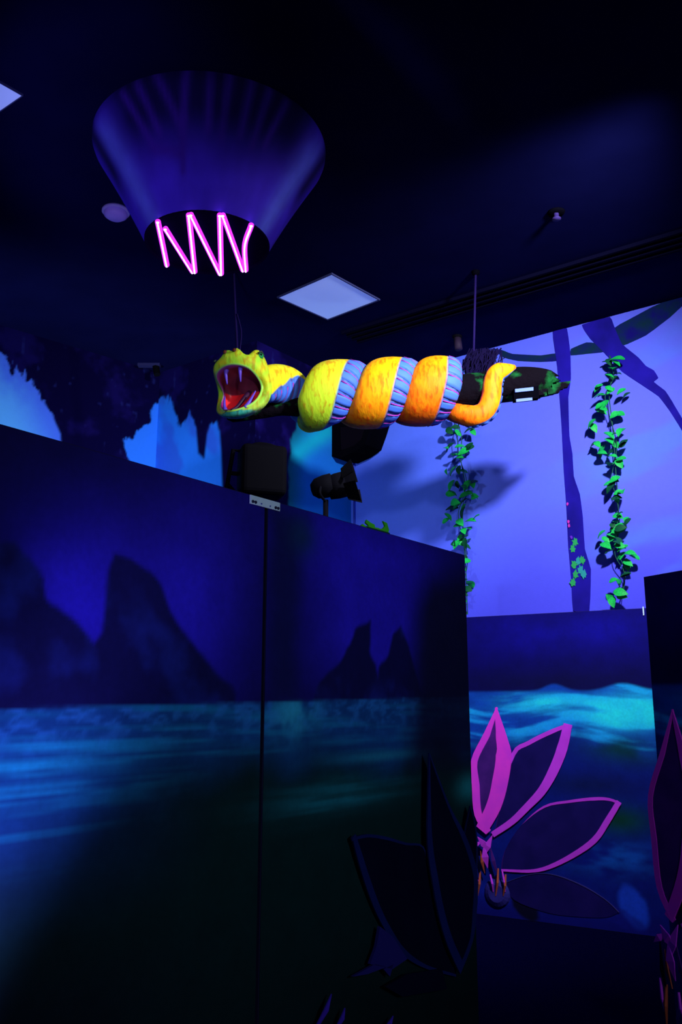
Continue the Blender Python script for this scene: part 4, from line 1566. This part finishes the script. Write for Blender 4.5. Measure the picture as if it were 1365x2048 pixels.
YS = 5.1
pc = on_y(662, 976, YS)
st = empty('stage_light', (pc.x, pc.y, 0))
tag(st, 'small black barn-door stage light on a stand, beside the conduits', 'stage light')
ax = Vector((0.75, -0.1, 0.18)).normalized()
m_px = (on_y(701, 976, YS) - on_y(700, 976, YS)).length
stand(st, 652, 1000, YS)
obj('lamp_body', *lathe(on_y(643, 975, YS), [(0, -0.065), (0.035, -0.06), (0.062, -0.03), (0.07, 0.02), (0.07, 0.07), (0.06, 0.075), (0, 0.072)], 20, axis=ax), BLACK, st, True)
hx = on_y(675, 972, YS)
obj('lamp_head', *lathe(hx, [(0, -0.06), (0.07, -0.055), (0.078, 0.0), (0.078, 0.045), (0.07, 0.05), (0.0, 0.03)], 20, axis=ax), BLACK, st, True)
e1 = ax.orthogonal().normalized()
e2 = ax.cross(e1)
for k in range(4):
    d = [e1, e2, -e1, -e2][k]
    t_ = ax.cross(d)
    q = hx + ax * 0.045 + d * 0.075
    obj('barn_door', *prism([q - t_ * 0.055, q + t_ * 0.055, q + t_ * 0.075 + ax * 0.075 + d * 0.035, q - t_ * 0.075 + ax * 0.075 + d * 0.035], d * 0.004), BLACK, st)
obj('yoke', *tube(catmull([on_y(648, 955, YS), on_y(640, 985, YS - 0.08), on_y(652, 1004, YS)], 5), 0.009, 8), BLACK, st, True)

YS2 = 5.0
pc = on_y(520, 945, YS2)
st2 = empty('stage_light', (pc.x, pc.y, 0))
tag(st2, 'large black square stage light with yoke on a stand, behind the mending plate', 'stage light')
stand(st2, 520, 985, YS2)
cb = on_y(524, 945, YS2)
bmv, bmf = box(cb, (0.96, 0.28, 0), (-0.28, 0.96, 0), (0, 0, 1), 0.27, 0.20, 0.30)
hb = obj('lamp_body', bmv, bmf, BLACK, st2)
bv = hb.modifiers.new('bevel', 'BEVEL')
bv.width = 0.03
bv.segments = 3
for k in range(5):
    0 and obj('cooling_fin', *box(cb + Vector((0.02, -0.115, -0.10 + 0.05 * k)), (0.96, 0.28, 0), (-0.28, 0.96, 0), (0, 0, 1), 0.22, 0.03, 0.008), BLACK, st2)
obj('yoke', *tube([on_y(495, 905, YS2), on_y(467, 900, YS2 - 0.02), on_y(452, 985, YS2 - 0.02), on_y(470, 1020, YS2), on_y(520, 1022, YS2)], 0.014, 8), BLACK, st2)
obj('yoke_strut', *tube([on_y(459, 946, YS2 - 0.02), on_y(500, 950, YS2)], 0.013, 8), BLACK, st2)
obj('yoke_strut', *tube([on_y(455, 968, YS2 - 0.02), on_y(482, 1000, YS2)], 0.013, 8), BLACK, st2)
obj('handle', *tube(catmull([on_y(492, 900, YS2), on_y(515, 889, YS2), on_y(545, 893, YS2), on_y(562, 905, YS2)], 5), 0.014, 8), BLACK, st2, True)

# green tuft peeping over the near partition
tp = PB.pt(PB.uv(762, 1068)[0], PH, -0.02)
tuft = empty('grass_tuft', tp)
tag(tuft, 'bright green leafy tuft peeping over the top of the partition', 'plant')


def tuft_leaf(px, m=GREENT, off=-0.02):
    P = [PB.pt(*q, off) for q in PB.uvs(px)]
    obj('leaf', *prism(P, -PB.n * 0.006), m, tuft)


for k, px in enumerate([[(727, 1052), (734, 1047), (744, 1056), (746, 1064), (735, 1062)], [(742, 1044), (744, 1038), (752, 1044), (760, 1048), (762, 1066), (746, 1062), (748, 1050)],
                        [(756, 1052), (770, 1054), (776, 1058), (772, 1070), (756, 1068)], [(770, 1056), (782, 1055), (786, 1050), (782, 1040), (790, 1044), (794, 1058), (790, 1072), (772, 1070)]]):
    tuft_leaf(px, GREENT, -0.015 - 0.006 * k)
obj('root_clump', *tube([PB.pt(PB.uv(735, 1062)[0], PH + 0.003, -0.025), PB.pt(PB.uv(788, 1075)[0], PH + 0.003, -0.025)], 0.01, 8), LEAFD, tuft)

# small sprig beside the mending plate
sp0 = PB.pt(PB.uv(590, 1016)[0], PH, -0.02)
sprig = empty('leaf_sprig', sp0)
tag(sprig, 'tiny olive leaf sprig on the partition top near the mending plate', 'plant')
for px in ([(572, 1008), (580, 1009), (592, 1014), (582, 1015)], [(586, 1013), (596, 1013), (606, 1018), (594, 1019)]):
    obj('leaf', *prism([PB.pt(*q, -0.015) for q in PB.uvs(px)], -PB.n * 0.005), mat('olive_leaf', (0.05, 0.12, 0.01), 0.7), sprig)
